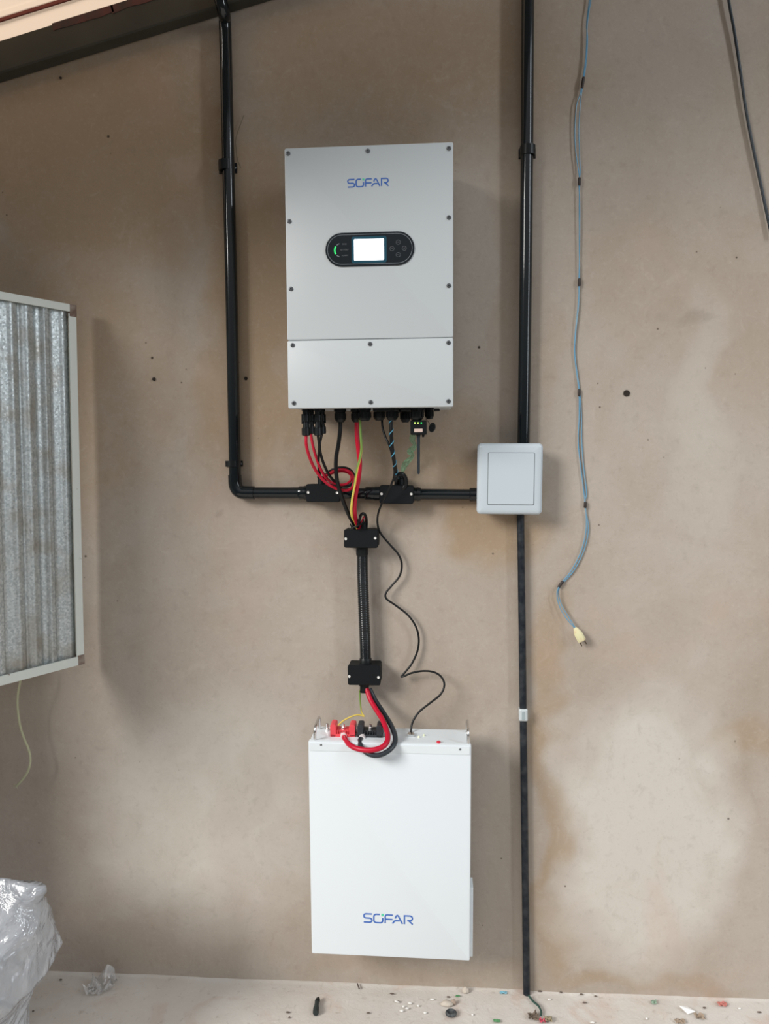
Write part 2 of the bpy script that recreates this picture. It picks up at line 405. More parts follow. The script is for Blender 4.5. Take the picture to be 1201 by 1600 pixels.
# sheets: ribs run along the slope
roof_m = bpy.data.materials.new('translucent_roof_sheet'); roof_m.use_nodes = True
def roof_material():
    t = roof_m.node_tree; N = t.nodes; L = t.links; N.remove(N['Principled BSDF']); out = N['Material Output']
    d = N.new('ShaderNodeBsdfDiffuse'); d.inputs[0].default_value = (.75,.66,.55,1)
    tr = N.new('ShaderNodeBsdfTranslucent'); tr.inputs[0].default_value = (.80,.62,.47,1)
    mx = N.new('ShaderNodeMixShader'); mx.inputs[0].default_value = .8; L.new(d.outputs[0], mx.inputs[1]); L.new(tr.outputs[0], mx.inputs[2]); L.new(mx.outputs[0], out.inputs[0])
roof_material()
def sheet(name, n0, n1, material):
    m = MB(); prof = []
    k = 0; n = n0
    while n <= n1+1e-6:
        ph = (n % .095)/.095; h = .010*min(1, max(0, (abs(ph-.5)-.30)/.08)); prof.append((n, h)); n += .0095/2
    a = [[RF.pt(u, .0685+h, n) for n, h in prof] for u in (-1.4, 2.12)]
    b = [[RF.pt(u, .0695+h, n) for n, h in prof] for u in (-1.4, 2.12)]
    va = [[m.v(p) for p in r] for r in a]; 
    for i in range(len(prof)-1): m.f((va[0][i], va[0][i+1], va[1][i+1], va[1][i]))
    return tag(m.build(name, material), kind='structure')
sheet('ceiling', -.02, .168, roof_m)
tin = mat('dull_roof_tin', (.32,.33,.34), .5, .3)
o = sheet('ceiling', .171, .86, tin)  # unseen reach of the roof, sized to darken the upper wall
m = MB(); m.box(RF, -.95, 2.6, .062, .069, .092, .096, .0005)
tag(m.build('trim_3', mat('dark_red_strip', (.16,.03,.02), .7)), kind='structure')

# ------------------------------------------------------------ logo
def arc(cx, cy, rx, ry, a0, a1, n=7): return [(cx+rx*cos(radians(a0+(a1-a0)*k/n)), cy+ry*sin(radians(a0+(a1-a0)*k/n))) for k in range(n+1)]
def logo(fr, u, v, width, n0, parent):
    s = width/5.55; w = .16*s
    T = lambda P, ox: [(u-width/2+(x+ox)*s, v+(y-.5)*s) for x, y in P]
    m = MB(); n1 = n0+.0004
    S = [(.92, 1)] + arc(.25, .75, .25, .25, 90, 270) + arc(.67, .25, .25, .25, 90, -90)[0:] + [(0, 0)]
    m.ribbon(fr, T(S, 0), w, n0, n1)
    O = [(.66, 1)] + arc(.28, .72, .28, .28, 90, 180) + arc(.28, .28, .28, .28, 180, 270) + arc(.72, .28, .28, .28, 270, 360) + [(1.0, .60)]
    m.ribbon(fr, T(O, 1.14), w, n0, n1)
    m.ribbon(fr, T([(.85, 1)] + arc(.22, .78, .22, .22, 90, 180) + [(0, 0)], 2.42), w, n0, n1)
    m.ribbon(fr, T([(.02, .47), (.82, .47)], 2.42), w, n0, n1+.00005)
    m.ribbon(fr, T([(.30, .62), (.42, .92), (.55, 1.0), (.66, .92), (1.12, 0)], 3.24), w, n0, n1)
    m.ribbon(fr, T([(0, 0), (.22, .30), (.40, .36), (.80, .36)], 3.24), w, n0, n1+.00005)
    m.ribbon(fr, T([(0, 0), (0, 1), (.62, 1)] + arc(.62, .72, .28, .28, 80, -90) + [(.32, .44)], 4.58), w, n0, n1)
    m.ribbon(fr, T([(.48, .44), (.93, 0)], 4.58), w, n0, n1+.00005)
    o = m.build('logo', blue_ink, parent); tag(o, 'blue SOFAR lettering')
    m = MB(); m.box(fr, *[a for a in (u-width/2+(1.14+.84)*s, u-width/2+(1.14+1.12)*s)], v+.32*s, v+.60*s, n0, n1, .0001)
    d = m.build('logo_dot', green_ink, parent); tag(d, 'small green square above the O')

# ------------------------------------------------------------ inverter
Q = [(443,231), (709,222), (707,635), (451,639)]
IF, IW, IH = quad_frame(Q, .17)
inv = thing('inverter', 'tall white wall-mounted inverter with lit screen and blue lettering, in upper middle', 'inverter', IF.pt(0, -IH/2, -.17))
seam_v = (IF.uv(449, 531)[1] + IF.uv(708, 528)[1])/2
m = MB(); m.plate(IF, 0, .0, IW-.006, IH-.006, .005, [(.003, -.150), (0, -.147), (0, -.018)], 4); m.build('housing', white, inv)
m = MB(); m.plate(IF, 0, (IH/2+seam_v)/2+.0002, IW, IH/2-seam_v-.0004, .0035, [(0, -.018), (0, -.002), (.0006, -.0006), (.002, 0)], 4); m.build('upper_cover', white, inv)
m = MB(); m.plate(IF, 0, (-IH/2+seam_v)/2-.0002, IW, IH/2+seam_v-.0004, .0035, [(0, -.018), (0, -.002), (.0006, -.0006), (.002, 0)], 4); m.build('lower_cover', white, inv)
m = MB(); m.box(IF, -IW*.36, IW*.36, -IH*.30, IH*.34, -.1705, -.150, .002); m.build('wall_bracket', mat('galvanised_bracket', (.4,.41,.42), .45, .7), inv)
for x, y in ((450,240),(574.5,236),(701,232),(452,346),(701,340),(454.5,451.5),(701,446.5),(457,539.5),(578,537.5),(700.5,535.5),(459,630),(579,628.5),(700.5,627)):
    u, v = IF.uv(x, y); m = MB()
    m.lathe(IF.pt(u, v, -.001), IF.pt(u, v, .0018), [(0, .0044), (.7, .0044), (.92, .0038), (1, .0028), (1.0, .0016), (.4, .0013)], 18)
    m.build('screw', screwm, inv)
# display panel
def stadium(w, h, n=14): 
    r = h/2; return [( w/2-r+r*cos(a), r*sin(a)) for a in [(-pi/2+pi*k/n) for k in range(n+1)]] + [(-w/2+r+r*cos(a), r*sin(a)) for a in [(pi/2+pi*k/n) for k in range(n+1)]]
du, dv = IF.uv(577.5, 389.5)
ang = math.atan2(IF.uv(640,389)[1]-IF.uv(515,391)[1], .2)*0+0.0
pw = IF.uv(647, 389)[0]-IF.uv(508, 391)[0]; ph = IF.uv(577, 363)[1]-IF.uv(578, 416)[1]
DF = Frame(IF.pt(du, dv, 0), IF.U, IF.V)
m = MB(); st = lambda ins, n: [DF.pt(x, y, n) for x, y in stadium(pw-2*ins, ph-2*ins)]
m.rings([st(0, -.001), st(0, .0016), st(.0008, .0024)]); dp = m.build('display_panel', glass_bk, inv); tag(dp, 'black glass pill-shaped control panel')
m = MB(); m.ribbon(DF, stadium(pw-.008, ph-.008), .0009, .0024, .00255, True); m.build('ring_line', ringm, dp) if False else None
def sub(m, name, mt, label=None):
    o = m.build(name, mt, inv); o.parent = dp; 
    if label: tag(o, label)
    return o
m = MB(); m.ribbon(DF, stadium(pw-.0085, ph-.0085), .0009, .0023, .0026, True); sub(m, 'ring_line', ringm)
sa, sb = DF.uv(553, 374.5), DF.uv(600, 406.5)
m = MB(); m.plate(DF, (sa[0]+sb[0])/2, (sa[1]+sb[1])/2, sb[0]-sa[0]+.010, sa[1]-sb[1]+.010, .004, [(0, .0022), (0, .0025)]); sub(m, 'screen_halo', halo_m)
m = MB(); m.plate(DF, (sa[0]+sb[0])/2, (sa[1]+sb[1])/2, sb[0]-sa[0], sa[1]-sb[1], .0014, [(0, .0022), (0, .0028)]); sub(m, 'screen', screen_m, 'blank glowing white screen')
cu, cv = DF.uv(531.5, 391.5); rr = .0125
m = MB(); m.ribbon(DF, arc(cu, cv, rr*.85, rr, 145, 215, 10), .0026, .0023, .0028); sub(m, 'indicator', led_m, 'lit green arc')
m = MB(); m.ribbon(DF, arc(cu, cv, rr*.85, rr, 98, 132, 6), .0016, .0023, .0027); sub(m, 'indicator', ringm)
m = MB(); m.ribbon(DF, arc(cu, cv, rr*.85, rr, 228, 262, 6), .0016, .0023, .0027); sub(m, 'indicator', ringm)
def text_mesh(txt, fr, u, v, size, n, name, material, parent_):
    c = bpy.data.curves.new(name, 'FONT'); c.body = txt; c.size = size; c.extrude = .0001; c.align_x = 'CENTER'; c.align_y = 'CENTER'
    to = bpy.data.objects.new(name, c); COL.objects.link(to)
    dg = bpy.context.evaluated_depsgraph_get(); me = bpy.data.meshes.new_from_object(to.evaluated_get(dg))
    bpy.data.objects.remove(to); bpy.data.curves.remove(c)
    o0 = Vector(inv['o0'])
    for vt in me.vertices: vt.co = fr.pt(u+vt.co.x, v+vt.co.y, n+vt.co.z)-o0
    me.materials.clear(); me.materials.append(material); o = bpy.data.objects.new(name, me); COL.objects.link(o); o.parent = parent_; return o
for tx, x, y in (('GRID', 537.5, 382), ('BATTERY', 537.8, 391), ('ALARM', 538.3, 399.8)):
    u, v = DF.uv(x, y); text_mesh(tx, DF, u+.0008, v, .0040, .0025, 'lettering', greyp, dp)
for x, y, g in ((622,379,'up'),(631.5,388.5,'enter'),(622,398.5,'down'),(612.2,389,'back')):
    u, v = DF.uv(x, y); m = MB(); r = .0042
    m.ribbon(DF, arc(u, v, r, r, 0, 342, 19), .0006, .0023, .0026, True)
    k = .0018
    G = {'up': [(-k, -k*.5), (0, k*.6), (k, -k*.5)], 'down': [(-k, k*.5), (0, -k*.6), (k, k*.5)],
         'enter': [(k, k), (k, -k*.1), (-k, -k*.1), (-k*.3, -k*.9)], 'back': [(-k*.3, k), (-k, k*.2), (k, k*.2), (k, -k*.8)]}[g]
    m.ribbon(DF, [(u+a, v+b) for a, b in G], .0005, .0023, .0026); sub(m, 'button', greyp)
lu, lv = IF.uv(575, 285.5); logo(IF, lu, lv, IF.uv(607, 284)[0]-IF.uv(543, 286)[0], 0, inv)
# knob at the left flank
u, v = IF.uv(449, 581, -.06)
m = MB(); m.lathe(IF.pt(-IW/2+.004, v, -.06), IF.pt(-IW/2-.010, v, -.06), [(0, .007), (.7, .007), (1, .005)], 16); m.build('side_knob', blackm, inv)
# cable glands under the housing, dn = depth plane of the gland
zb = IF.pt(0, -IH/2+.004, 0).z
def gland(x, y1, w, off, hexa=True, name='cable_gland'):
    p1 = px(x, y1, off); top = Vector((p1.x, -off, zb+.003)); r = w/2*(1.7-off)/F; L = (top-p1).length
    m = MB(); m.lathe(top, p1, [(0, r*1.12), (.30, r*1.12), (.31, r*.92), (.42, r*.92), (.43, r*1.0), (.80, r*1.0), (.93, r*.82), (1, r*.62)], 6 if hexa else 20)
    for k in range(12):
        a = 2*pi*k/12; c = top.lerp(p1, .6)+Vector((cos(a)*r*.97, sin(a)*r*.97, 0)); m.tube([c+Vector((0, 0, L*.18)), c-Vector((0, 0, L*.18))], r*.09, 5)
    return m.build(name, blackm, inv)
gland(531.5, 660, 17.5, .10, False); gland(556.5, 660, 16, .09, False); gland(570, 658, 19, .12)
gland(592.5, 657, 18, .10, False); gland(612.5, 657, 19, .12); gland(633, 660, 16, .08); gland(651, 657.5, 21, .125); gland(670.5, 655, 13.5, .10)
m = MB(); a, b = px(677, 641, .10), px(687, 640.5, .10); m.lathe(a, b, [(0, .0028), (.8, .0028), (1, .002)], 12); m.build('breather_stub', blackm, inv)
m = MB(); a0, a1 = px(583, 637, .13), px(623, 640, .13); m.box(WF, a0.x, a1.x, a1.z-.003, zb, .06, .132, .001); m.build('gland_plate', blackm, inv)
m = MB(); a0, a1 = px(625, 637, .13), px(664, 640, .13); m.box(WF, a0.x, a1.x, a1.z-.002, zb, .06, .13, .001); m.build('gland_plate', blackm, inv)

# MC4 connectors on the solar inputs
for i, (x, off, col) in enumerate(((478, .128, 'red'), (486, .095, 'red'), (497, .128, 'black'), (503, .095, 'black'))):
    p1 = px(x, 681 if off > .1 else 678, off); top = Vector((p1.x, -off, zb+.002)); r = .0082
    m = MB()
    m.lathe(top, p1, [(0, r*.95), (.12, r*.95), (.13, r*.8), (.26, r*.8), (.27, r*.98), (.50, r*.98), (.52, r*.72), (.70, r*.76), (.71, r*.97), (.98, r*1.03), (1, r*.7)], 14)
    h = (top-p1).length
    fr = Frame((p1.x, -off-r*.8, p1.z+h*.62)); m.box(fr, -r*.35, r*.35, -h*.13, h*.13, -.002, .0022, .0006)
    for sgn in (-1, 1): m.box(Frame((p1.x+sgn*r*.86, -off, p1.z+h*.62)), -r*.18, r*.18, -h*.20, h*.14, -.003, .003, .0005)
    for k in range(10):
        a = 2*pi*k/10; c = Vector((p1.x+cos(a)*r*.98, -off+sin(a)*r*.98, p1.z+h*.04)); m.tube([c, c+Vector((0, 0, h*.22))], r*.09, 5)
    o = m.build('solar_connector', blackm)
    tag(o, {0: 'black solar plug on a red wire, far left under the inverter, front one', 1: 'black solar plug behind the leftmost, on the second red wire', 2: 'front black solar plug on a black wire under the inverter', 3: 'rear black solar plug on the second black wire under the inverter'}[i], 'connector', 'solar plugs under the inverter')

# data dongle with antenna
a, b = px(641, 657, .13), px(666.5, 679, .13)
dg_ = thing('wifi_dongle', 'black data dongle with green lights and antenna plugged in under the inverter', 'dongle', Vector(((a.x+b.x)/2, -.12, b.z)))
m = MB(); m.plate(WF, (a.x+b.x)/2, (a.z+b.z)/2, b.x-a.x, a.z-b.z, .003, [(.001, .108), (0, .109), (0, .134), (.0012, .1355)]); m.build('body', blackm, dg_)
for x in (648, 653, 658):
    p = px(x, 661, .1355); m = MB(); m.disc(WF, p.x, p.z, .0014, .135, .1362, 12); m.build('status_light', led_y if x < 656 else led_m, dg_)
a, b = px(647, 670, .1355), px(660, 675, .1355)
m = MB(); m.box(WF, a.x, b.x, b.z, a.z, .1352, .1360, .0002); m.build('sticker', mat('pinkish_sticker', (.62,.47,.42), .6), dg_)
a, b = px(653.5, 678, .122), px(653.8, 741, .122)
m = MB(); m.lathe(a, b, [(0, .0042), (.06, .0042), (.09, .0034), (.97, .0026), (1, .0016)], 14); m.build('antenna', rubber2, dg_)
a, b = px(661, 678, .122), px(661, 683, .122); m = MB(); m.lathe(a, b, [(0, .003), (1, .0022)], 10); m.build('antenna_stub', blackm, dg_)
# hanging rubber cap
m = MB(); c = px(675, 668, .12); fr = Frame(c, Vector((.6, .3, .6)), Vector((-.35, 0, 1)))
cp = thing('rubber_cap', 'small round black rubber cap hanging right of the dongle', 'cap', c-Vector((0, 0, .01)))
fr = Frame(c, (1, 0, -.25), (.25, 0, 1))
m = MB(); rs = []
for ins, n in ((.25, -.003), (0, -.0018), (0, .002), (.12, .0032), (.45, .0034), (.55, .0018)):
    rs.append([fr.pt(.0068*(1-ins)*cos(2*pi*k/20), .0100*(1-ins)*sin(2*pi*k/20), n) for k in range(20)])
m.rings(rs); m.build('cap', blackm, cp)
m = MB(); m.tube(path([(665, 655, .112), (668, 658, .115), (671, 662, .118)]), .0006, 6); m.build('tether', blackm, cp)

# ------------------------------------------------------------ conduits
def sp(off): return (1.7-off)/F
PO = .018                                             # axis of the 25 mm conduits off the wall
left = thing('conduit_pipe', 'black conduit left of the inverter, running down from the roof beam to an elbow', 'conduit', px(366, 770, PO))
pr = 9.4*sp(PO)
m = MB(); m.tube(smoothpath([px(342, -14, PO+.040), px(345, 2, PO+.036), px(350, 22, PO+.022), px(351.5, 40, PO), px(353.5, 120, PO), px(356.3, 245, PO), px(361, 440, PO), px(365, 640, PO), px(366.3, 700, PO), px(367, 746, PO)], 5), pr, 28); m.build('pipe', blackp, left)
m = MB(); cc = []
A0, A1, A2 = px(366.7, 742, PO), px(367.5, 769.5, PO), px(397, 770, PO)
cc = [A0, A0.lerp(A1, .35)] + [ (A0.lerp(A1, .35))*(1-t)**2 + A1*2*t*(1-t) + A1.lerp(A2, .48)*t*t for t in [k/12 for k in range(1, 13)]] + [A2]
m.tube(cc, lambda t: pr*1.13, 28); m.build('elbow', blackp, left)
m = MB(); m.tube([px(395, 770, PO), px(440, 770.2, PO), px(470, 770, PO)], pr*.96, 28); m.build('pipe', blackp, left)
m = MB(); m.lathe(px(466, 770, PO), px(481, 770, PO), [(0, pr*1.0), (.15, pr*1.14), (.6, pr*1.14), (.62, pr*1.2), (.85, pr*1.2), (1, pr*1.1)], 28); m.build('coupler', blackp, left)
mid = thing('conduit_pipe', 'short black conduit between the two junction boxes under the inverter', 'conduit', px(550, 771, PO))
m = MB(); m.lathe(px(529, 770.7, PO), px(575, 771, PO), [(0, pr*.9), (1, pr*.9)], 28); m.build('pipe', blackp, mid)
m = MB(); m.lathe(px(570, 771, PO), px(595, 771.2, PO), [(0, pr*1.0), (.1, pr*1.14), (.6, pr*1.14), (.62, pr*1.2), (1, pr*1.2)], 28); m.build('coupler', blackp, mid)
rgt = thing('conduit_pipe', 'short black conduit from the right junction box to the square white box', 'conduit', px(695, 772, PO))
m = MB(); m.lathe(px(650, 772, PO), px(748, 773, PO), [(0, pr*.9), (1, pr*.9)], 28); m.build('pipe', blackp, rgt)
m = MB(); m.lathe(px(643, 772, PO), px(657, 772.2, PO), [(0, pr*1.25), (.3, pr*1.25), (.32, pr*1.15), (.6, pr*1.15), (.62, pr*1.2), (1, pr*1.1)], 28); m.build('coupler', blackp, rgt)
m = MB(); m.lathe(px(733, 773, PO), px(748, 773, PO), [(0, pr*1.0), (.1, pr*1.14), (1, pr*1.14)], 28); m.build('coupler', blackp, rgt)
m = MB(); m.tube([px(825.5, -165, PO), px(824.3, -12, PO), px(823.3, 200, PO), px(821, 440, PO), px(818.3, 640, PO), px(817.5, 700, PO)], pr, 28)
tag(m.build('conduit_pipe', blackp), 'long glossy black conduit from the top of the frame to the square white box', 'conduit')
m = MB(); m.tube(smoothpath([px(812.8, 796, .0105), px(815, 960, .0105), px(817.3, 1140, .0105), px(820.3, 1380, .0105), px(822.5, 1556, .0105)], 4), 5.6*sp(.01), 20)
tag(m.build('conduit_pipe', blackp2), 'thin dark pipe from the square white box down to the floor', 'conduit')

def clip(x, y, w, hgt, off, r, label, side=1):
    c = px(x, y, 0); t = thing('pipe_clip', label, 'clip', Vector((c.x, 0, c.z-hgt/2)), 'black conduit saddle clips')
    m = MB(); rs = []
    for dz in (-hgt/2, hgt/2):
        pass
    prof = [(-w/2, 0), (-w/2, .0035), (-r-.0030, .0035)] + [(-(r+.0028)*cos(a), off+(r+.0028)*sin(a)) for a in [pi*k/14 for k in range(15)]] + [(r+.0030, .0035), (w/2, .0035), (w/2, 0),
            (r+.0002, 0)] + [((r+.0002)*cos(a), off+(r+.0002)*sin(a)) for a in [pi*k/14 for k in range(15)]] + [(-r-.0002, 0)]
    m.rings([[Vector((c.x+a, -b, c.z+dz)) for a, b in prof] for dz in (-hgt/2, hgt/2)]); m.build('strap', blackm, t)
    m = MB(); q = Frame((c.x+side*(w/2-.004), 0, c.z)); m.lathe(q.pt(0, 0, .002), q.pt(0, 0, .0062), [(0, .0028), (.7, .0028), (1, .0015)], 12); m.build('screw', screwm, t)
clip(356.5, 264, .040, .021, PO, pr, 'black saddle clip high on the left conduit')
clip(366.6, 724.5, .038, .013, PO, pr, 'black saddle clip just above the elbow of the left conduit')
clip(823, 241, .036, .020, PO, pr, 'black saddle clip on the right conduit, level with the inverter top')
c = px(817, 1116, .012); t = thing('pipe_clip', 'pale clear plastic clip round the thin dark pipe', 'clip', c-Vector((0, 0, .013)))
clear = mat('clouded_clear_plastic', (.62,.68,.70), .25, alpha=.85)
m = MB(); m.plate(Frame((c.x, 0, c.z)), 0, 0, .0185, .027, .003, [(0, .001), (0, .0185), (.003, .0205)], 4); m.build('strap', clear, t)
m = MB(); m.plate(Frame((c.x, 0, c.z)), 0, -.001, .008, .020, .003, [(0, .0200), (.001, .0212)], 4); m.build('window', mat('grey_clip_window', (.33,.39,.41), .3), t)

# junction boxes
def jbox(q, off, label, scr, front=.047):
    f, w, h = quad_frame(q, front)
    t = thing('junction_box', label, 'junction box', f.pt(0, -h/2, -front), 'black junction boxes of the conduit run')
    m = MB(); m.plate(f, 0, 0, w+.001, h+.001, .004, [(.001, -front), (0, -front+.001), (0, -.010)], 4); m.build('body', blackb, t)
    m = MB(); m.plate(f, 0, 0, w+.0024, h+.002, .0045, [(.0005, -.0095), (0, -.009), (0, -.0015), (.0012, 0)], 4); m.build('lid', blackb, t)
    for x, y in scr:
        u, v = f.uv(x, y); m = MB(); m.lathe(f.pt(u, v, -.001), f.pt(u, v, .0012), [(0, .0030), (.6, .0030), (1, .0022), (.7, .0008)], 14); m.build('screw', screww, t)
    return t, f, w, h
b1, f1, w1, h1 = jbox([(478,757),(529.5,757.5),(530,784),(479,783.5)], 0, 'black junction box left under the inverter, solar wires entering its top', ((481.3,769.5),(526.5,770)))
b2, f2, w2, h2 = jbox([(593,759),(645,759.5),(645,787),(593.5,786)], 0, 'black junction box right under the inverter, below the antenna', ((595.8,771.7),(642.3,772)))
b3, f3, w3, h3 = jbox([(537.5,828),(590,828),(589,856),(538,855)], 0, 'black junction box at the top of the corrugated conduit', ((540,842),(586,841)))
b4, f4, w4, h4 = jbox([(543.5,1041),(594,1040),(592.5,1071.5),(544,1069)], 0, 'black junction box at the bottom of the corrugated conduit above the battery', ((545.5,1057),(591,1058.5)))
def spout(x0, y0, x1, y1, w, parent, off=.024):
    a, b = px(x0, y0, off), px(x1, y1, off); r = w/2*sp(off); n = 18
    m = MB(); x = Vector((1, 0, 0)); prof = [(0, 1.08), (.25, 1.08), (.26, .96), (.8, .96), (.85, 1.05), (1, 1.05), (1, .82), (.3, .82)]
    m.lathe(a, b, [(t_, r*q_) for t_, q_ in prof], n); m.build('spout', blackm, parent)
spout(503, 760, 503, 744, 15, b1); spout(624, 762, 624, 744, 17, b2); spout(567, 830, 567, 815, 14, b3); spout(569, 1068, 569, 1081, 15, b4)
m = MB(); m.lathe(px(565.5, 854, .024), px(565.5, 868, .024), [(0, .0135), (.8, .0135), (1, .0128)], 24); m.build('spout', blackm, b3)
m = MB(); m.lathe(px(571, 1028, .024), px(571, 1044, .024), [(0, .0125), (.1, .0138), (.7, .0138), (.72, .0132), (1, .0132)], 24); m.build('spout', blackm, b4)
m = MB(); P = [px(565.8, 862, .024), px(566.3, 900, .024), px(568, 950, .024), px(570, 1000, .024), px(571, 1032, .024)]; SP = smoothpath(P, 130)
m.tube(SP, lambda t_: .0121*(1 + .045*sin(t_*2*pi*58)), 24); tag(m.build('flexible_conduit', blackp, ang=60), 'ribbed black flexible conduit joining two junction boxes above the battery', 'conduit')

# square box
QB = [(745,692.5),(848.5,692.5),(847,804.5),(745.5,803.5)]
SF, SW, SH = quad_frame(QB, .052)
sb_ = thing('switch_box', 'square white blank-fronted box where the black conduits meet', 'electrical box', SF.pt(0, -SH/2, -.052))
m = MB(); m.plate(SF, 0, 0, SW-.012, SH-.012, .006, [(0, -.052), (0, -.014)], 5); m.build('back_box', white_p, sb_)
m = MB(); m.plate(SF, 0, 0, SW, SH, .009, [(.004, -.014), (0, -.011), (0, -.007), (.0015, -.0035), (.005, -.0010), (.010, 0), (.018, .0004)], 8); m.build('cover_plate', white_p, sb_)
a, b = SF.uv(762, 707), SF.uv(834, 789.5)
m = MB(); m.plate(SF, (a[0]+b[0])/2, (a[1]+b[1])/2, b[0]-a[0], a[1]-b[1], .003, [(0, -.001), (0, .0007)], 5); m.build('gap_line', seam_m, sb_)
m = MB(); m.plate(SF, (a[0]+b[0])/2, (a[1]+b[1])/2, b[0]-a[0]-.0022, a[1]-b[1]-.0022, .0025, [(0, -.001), (0, .0008), (.0006, .0014)], 5); m.build('blank_panel', white_p, sb_)

# ------------------------------------------------------------ battery
QBt = [(486,1160),(736,1166),(734,1503),(482,1491)]
BFr, BW, BH = quad_frame(QBt, .125, radians(2.2))
bat = thing('battery', 'white wall-mounted battery box with blue lettering, below the inverter', 'battery', BFr.pt(0, -BH/2, -.09))
BD = .088
m = MB(); m.plate(BFr, 0, 0, BW-.003, BH-.003, .003, [(.001, -BD), (0, -BD+.001), (0, -.012)], 4); m.build('case', white_b, bat)
m = MB(); m.plate(BFr, 0, 0, BW, BH, .003, [(0, -.013), (0, -.003), (.001, -.0008), (.003, 0)], 4); m.build('front_cover', white_b, bat)
lipv = BFr.uv(600, 1176)[1]
m = MB(); m.box(BFr, -BW/2+.003, BW/2-.003, lipv, BH/2-.002, -.001, .0011, .0005); m.build('cover_lip', white_b, bat)
m = MB(); m.box(BFr, -BW*.4, BW*.4, -BH*.44, BH*.36, -BD-.036, -BD, .002); m.build('wall_bracket', white_b, bat)
u = BFr.uv(738.5, 1400, -.06)[0]; va, vb = BFr.uv(737, 1381, -.06)[1], BFr.uv(736, 1488, -.06)[1]
m = MB(); m.box(BFr, BW/2-.002, u, vb, va, -.085, -.045, .0008); m.build('side_plate', white_b, bat)
for x, y in ((501.5,1163.5),(718.5,1170.5)):
    u, v = BFr.uv(x, y); m = MB(); m.lathe(BFr.pt(u, v, .0005), BFr.pt(u, v, .0022), [(0, .0024), (.6, .0024), (1, .0015)], 12); m.build('screw', screwm, bat)
lu, lv = BFr.uv(606.5, 1436); 
LF = Frame(BFr.O, (BFr.U + BFr.V*-.012), (BFr.V + BFr.U*.012))
lu, lv = LF.uv(606.5, 1436); logo(LF, lu, lv, LF.uv(645, 1438)[0]-LF.uv(568, 1434)[0], 0.0, bat)
# top furniture: TF frame lies on the top face (u right, v away from camera, n up)
TF = Frame(BFr.pt(0, BH/2-.0015, 0), BFr.U, -BFr.N)
def tuv(x, y, n=0.0): return TF.uv(x, y, n)
for xs, lab in (((492, 497), 0), ((731, 728), 1)):
    u0 = tuv(xs[0], 1157 if lab == 0 else 1163)[0]; v0, v1 = .010, .074; H = .030
    pts = [TF.pt(u0, v0, -.002), TF.pt(u0, v0, H*.62)] + [TF.pt(u0, v0+.012-.012*cos(a), H*.62+.011*sin(a)) for a in (.4, .8, 1.2, pi/2)] + \
          [TF.pt(u0, v1-.012+.012*sin(a), H*.62+.011*cos(a)) for a in (0, .4, .8, 1.2)] + [TF.pt(u0, v1, H*.6), TF.pt(u0, v1, -.002)]
    m = MB(); m.tube(pts, .0030, 12); h = m.build('handle', chrome, bat); 
    if lab == 0: tag(h, 'bright steel handle at the left')
    else: tag(h, 'bright steel handle at the right')
def terminal(x0, x1, yb, body, col2, lab):
    u0, v0 = tuv(x0, yb); u1 = tuv(x1, yb)[0]; w = u1-u0; H = .027; d = .030; T = Frame(TF.pt(u0, v0, 0), TF.U, -TF.N*-1)
    # T: u right, v up, n toward camera
    T = Frame(TF.pt(u0, v0, -.0005), TF.U, TF.N)
    m = MB(); m.box(T, 0, w, 0, .006, -d, 0, .0008)
    pw_ = w*.24
    for a in (0, w-pw_):
        m.plate(T, a+pw_/2, H/2, pw_, H, .004, [(.0008, -d), (0, -d+.001), (0, -.001), (.0008, 0)], 5)
    for k in range(5): m.box(T, pw_+(w-2*pw_)*(k+.5)/5-.0008, pw_+(w-2*pw_)*(k+.5)/5+.0008, .004, .014, -.004, -.0005, .0003)
    m.box(T, pw_, w-pw_, .003, .013, -d, -.006, .0006)
    o = m.build('terminal_block', body, bat); tag(o, lab)
    m = MB(); c = T.pt(w*.5, .012, -d*.5); m.lathe(c, c+TF.N*.012, [(0, .0058), (.45, .0058), (.46, .0032), (.95, .0032), (1, .002)], 6)
    o2 = m.build('terminal_bolt', chrome, bat); o2.parent = o
    return T, w
redT, rw = terminal(515.5, 555, 1151, redp, 0, 'red positive terminal')
blkT, bw_ = terminal(558, 597.5, 1152, mat('charcoal_plastic', (.030,.034,.040), .5), 0, 'black negative terminal')
u, v = tuv(641.5, 1151.5); PF = Frame(TF.pt(u, v, 0), TF.U, TF.N)
m = MB(); m.box(PF, -.0070, .0070, -.001, .0050, -.014, 0, .0006); m.build('data_port', chrome, bat)
u, v = tuv(685, 1161.5); m = MB(); m.lathe(TF.pt(u, v, -.001), TF.pt(u, v, .0052), [(0, .0052), (.3, .0052), (.35, .0044), (.9, .0042), (1, .003)], 20); tag(m.build('button', mat('red_button', (.65,.03,.06), .3), bat), 'small red push button')
for x, y in ((654, 1152.5), (662, 1150)):
    u, v = tuv(x, y); m = MB(); m.lathe(TF.pt(u, v, -.001), TF.pt(u, v, .004), [(0, .0022), (.7, .0022), (1, .0012)], 12); m.build('status_light', mat('pale_indicator', (.8,.85,.62), .3), bat)
for x, y in ((596,1158.5),(601,1158.5),(611,1159)):
    u, v = tuv(x, y); m = MB(); m.lathe(TF.pt(u, v, -.001), TF.pt(u, v, .0012), [(0, .0018), (1, .0014)], 10); m.build('screw', screwm, bat)
u, v = tuv(511, 1141); m = MB(); m.lathe(TF.pt(u, v, -.001), TF.pt(u, v, .016), [(0, .0050), (.3, .0050), (.31, .0026), (.95, .0026), (1, .0016)], 6); m.build('earth_bolt', chrome, bat)

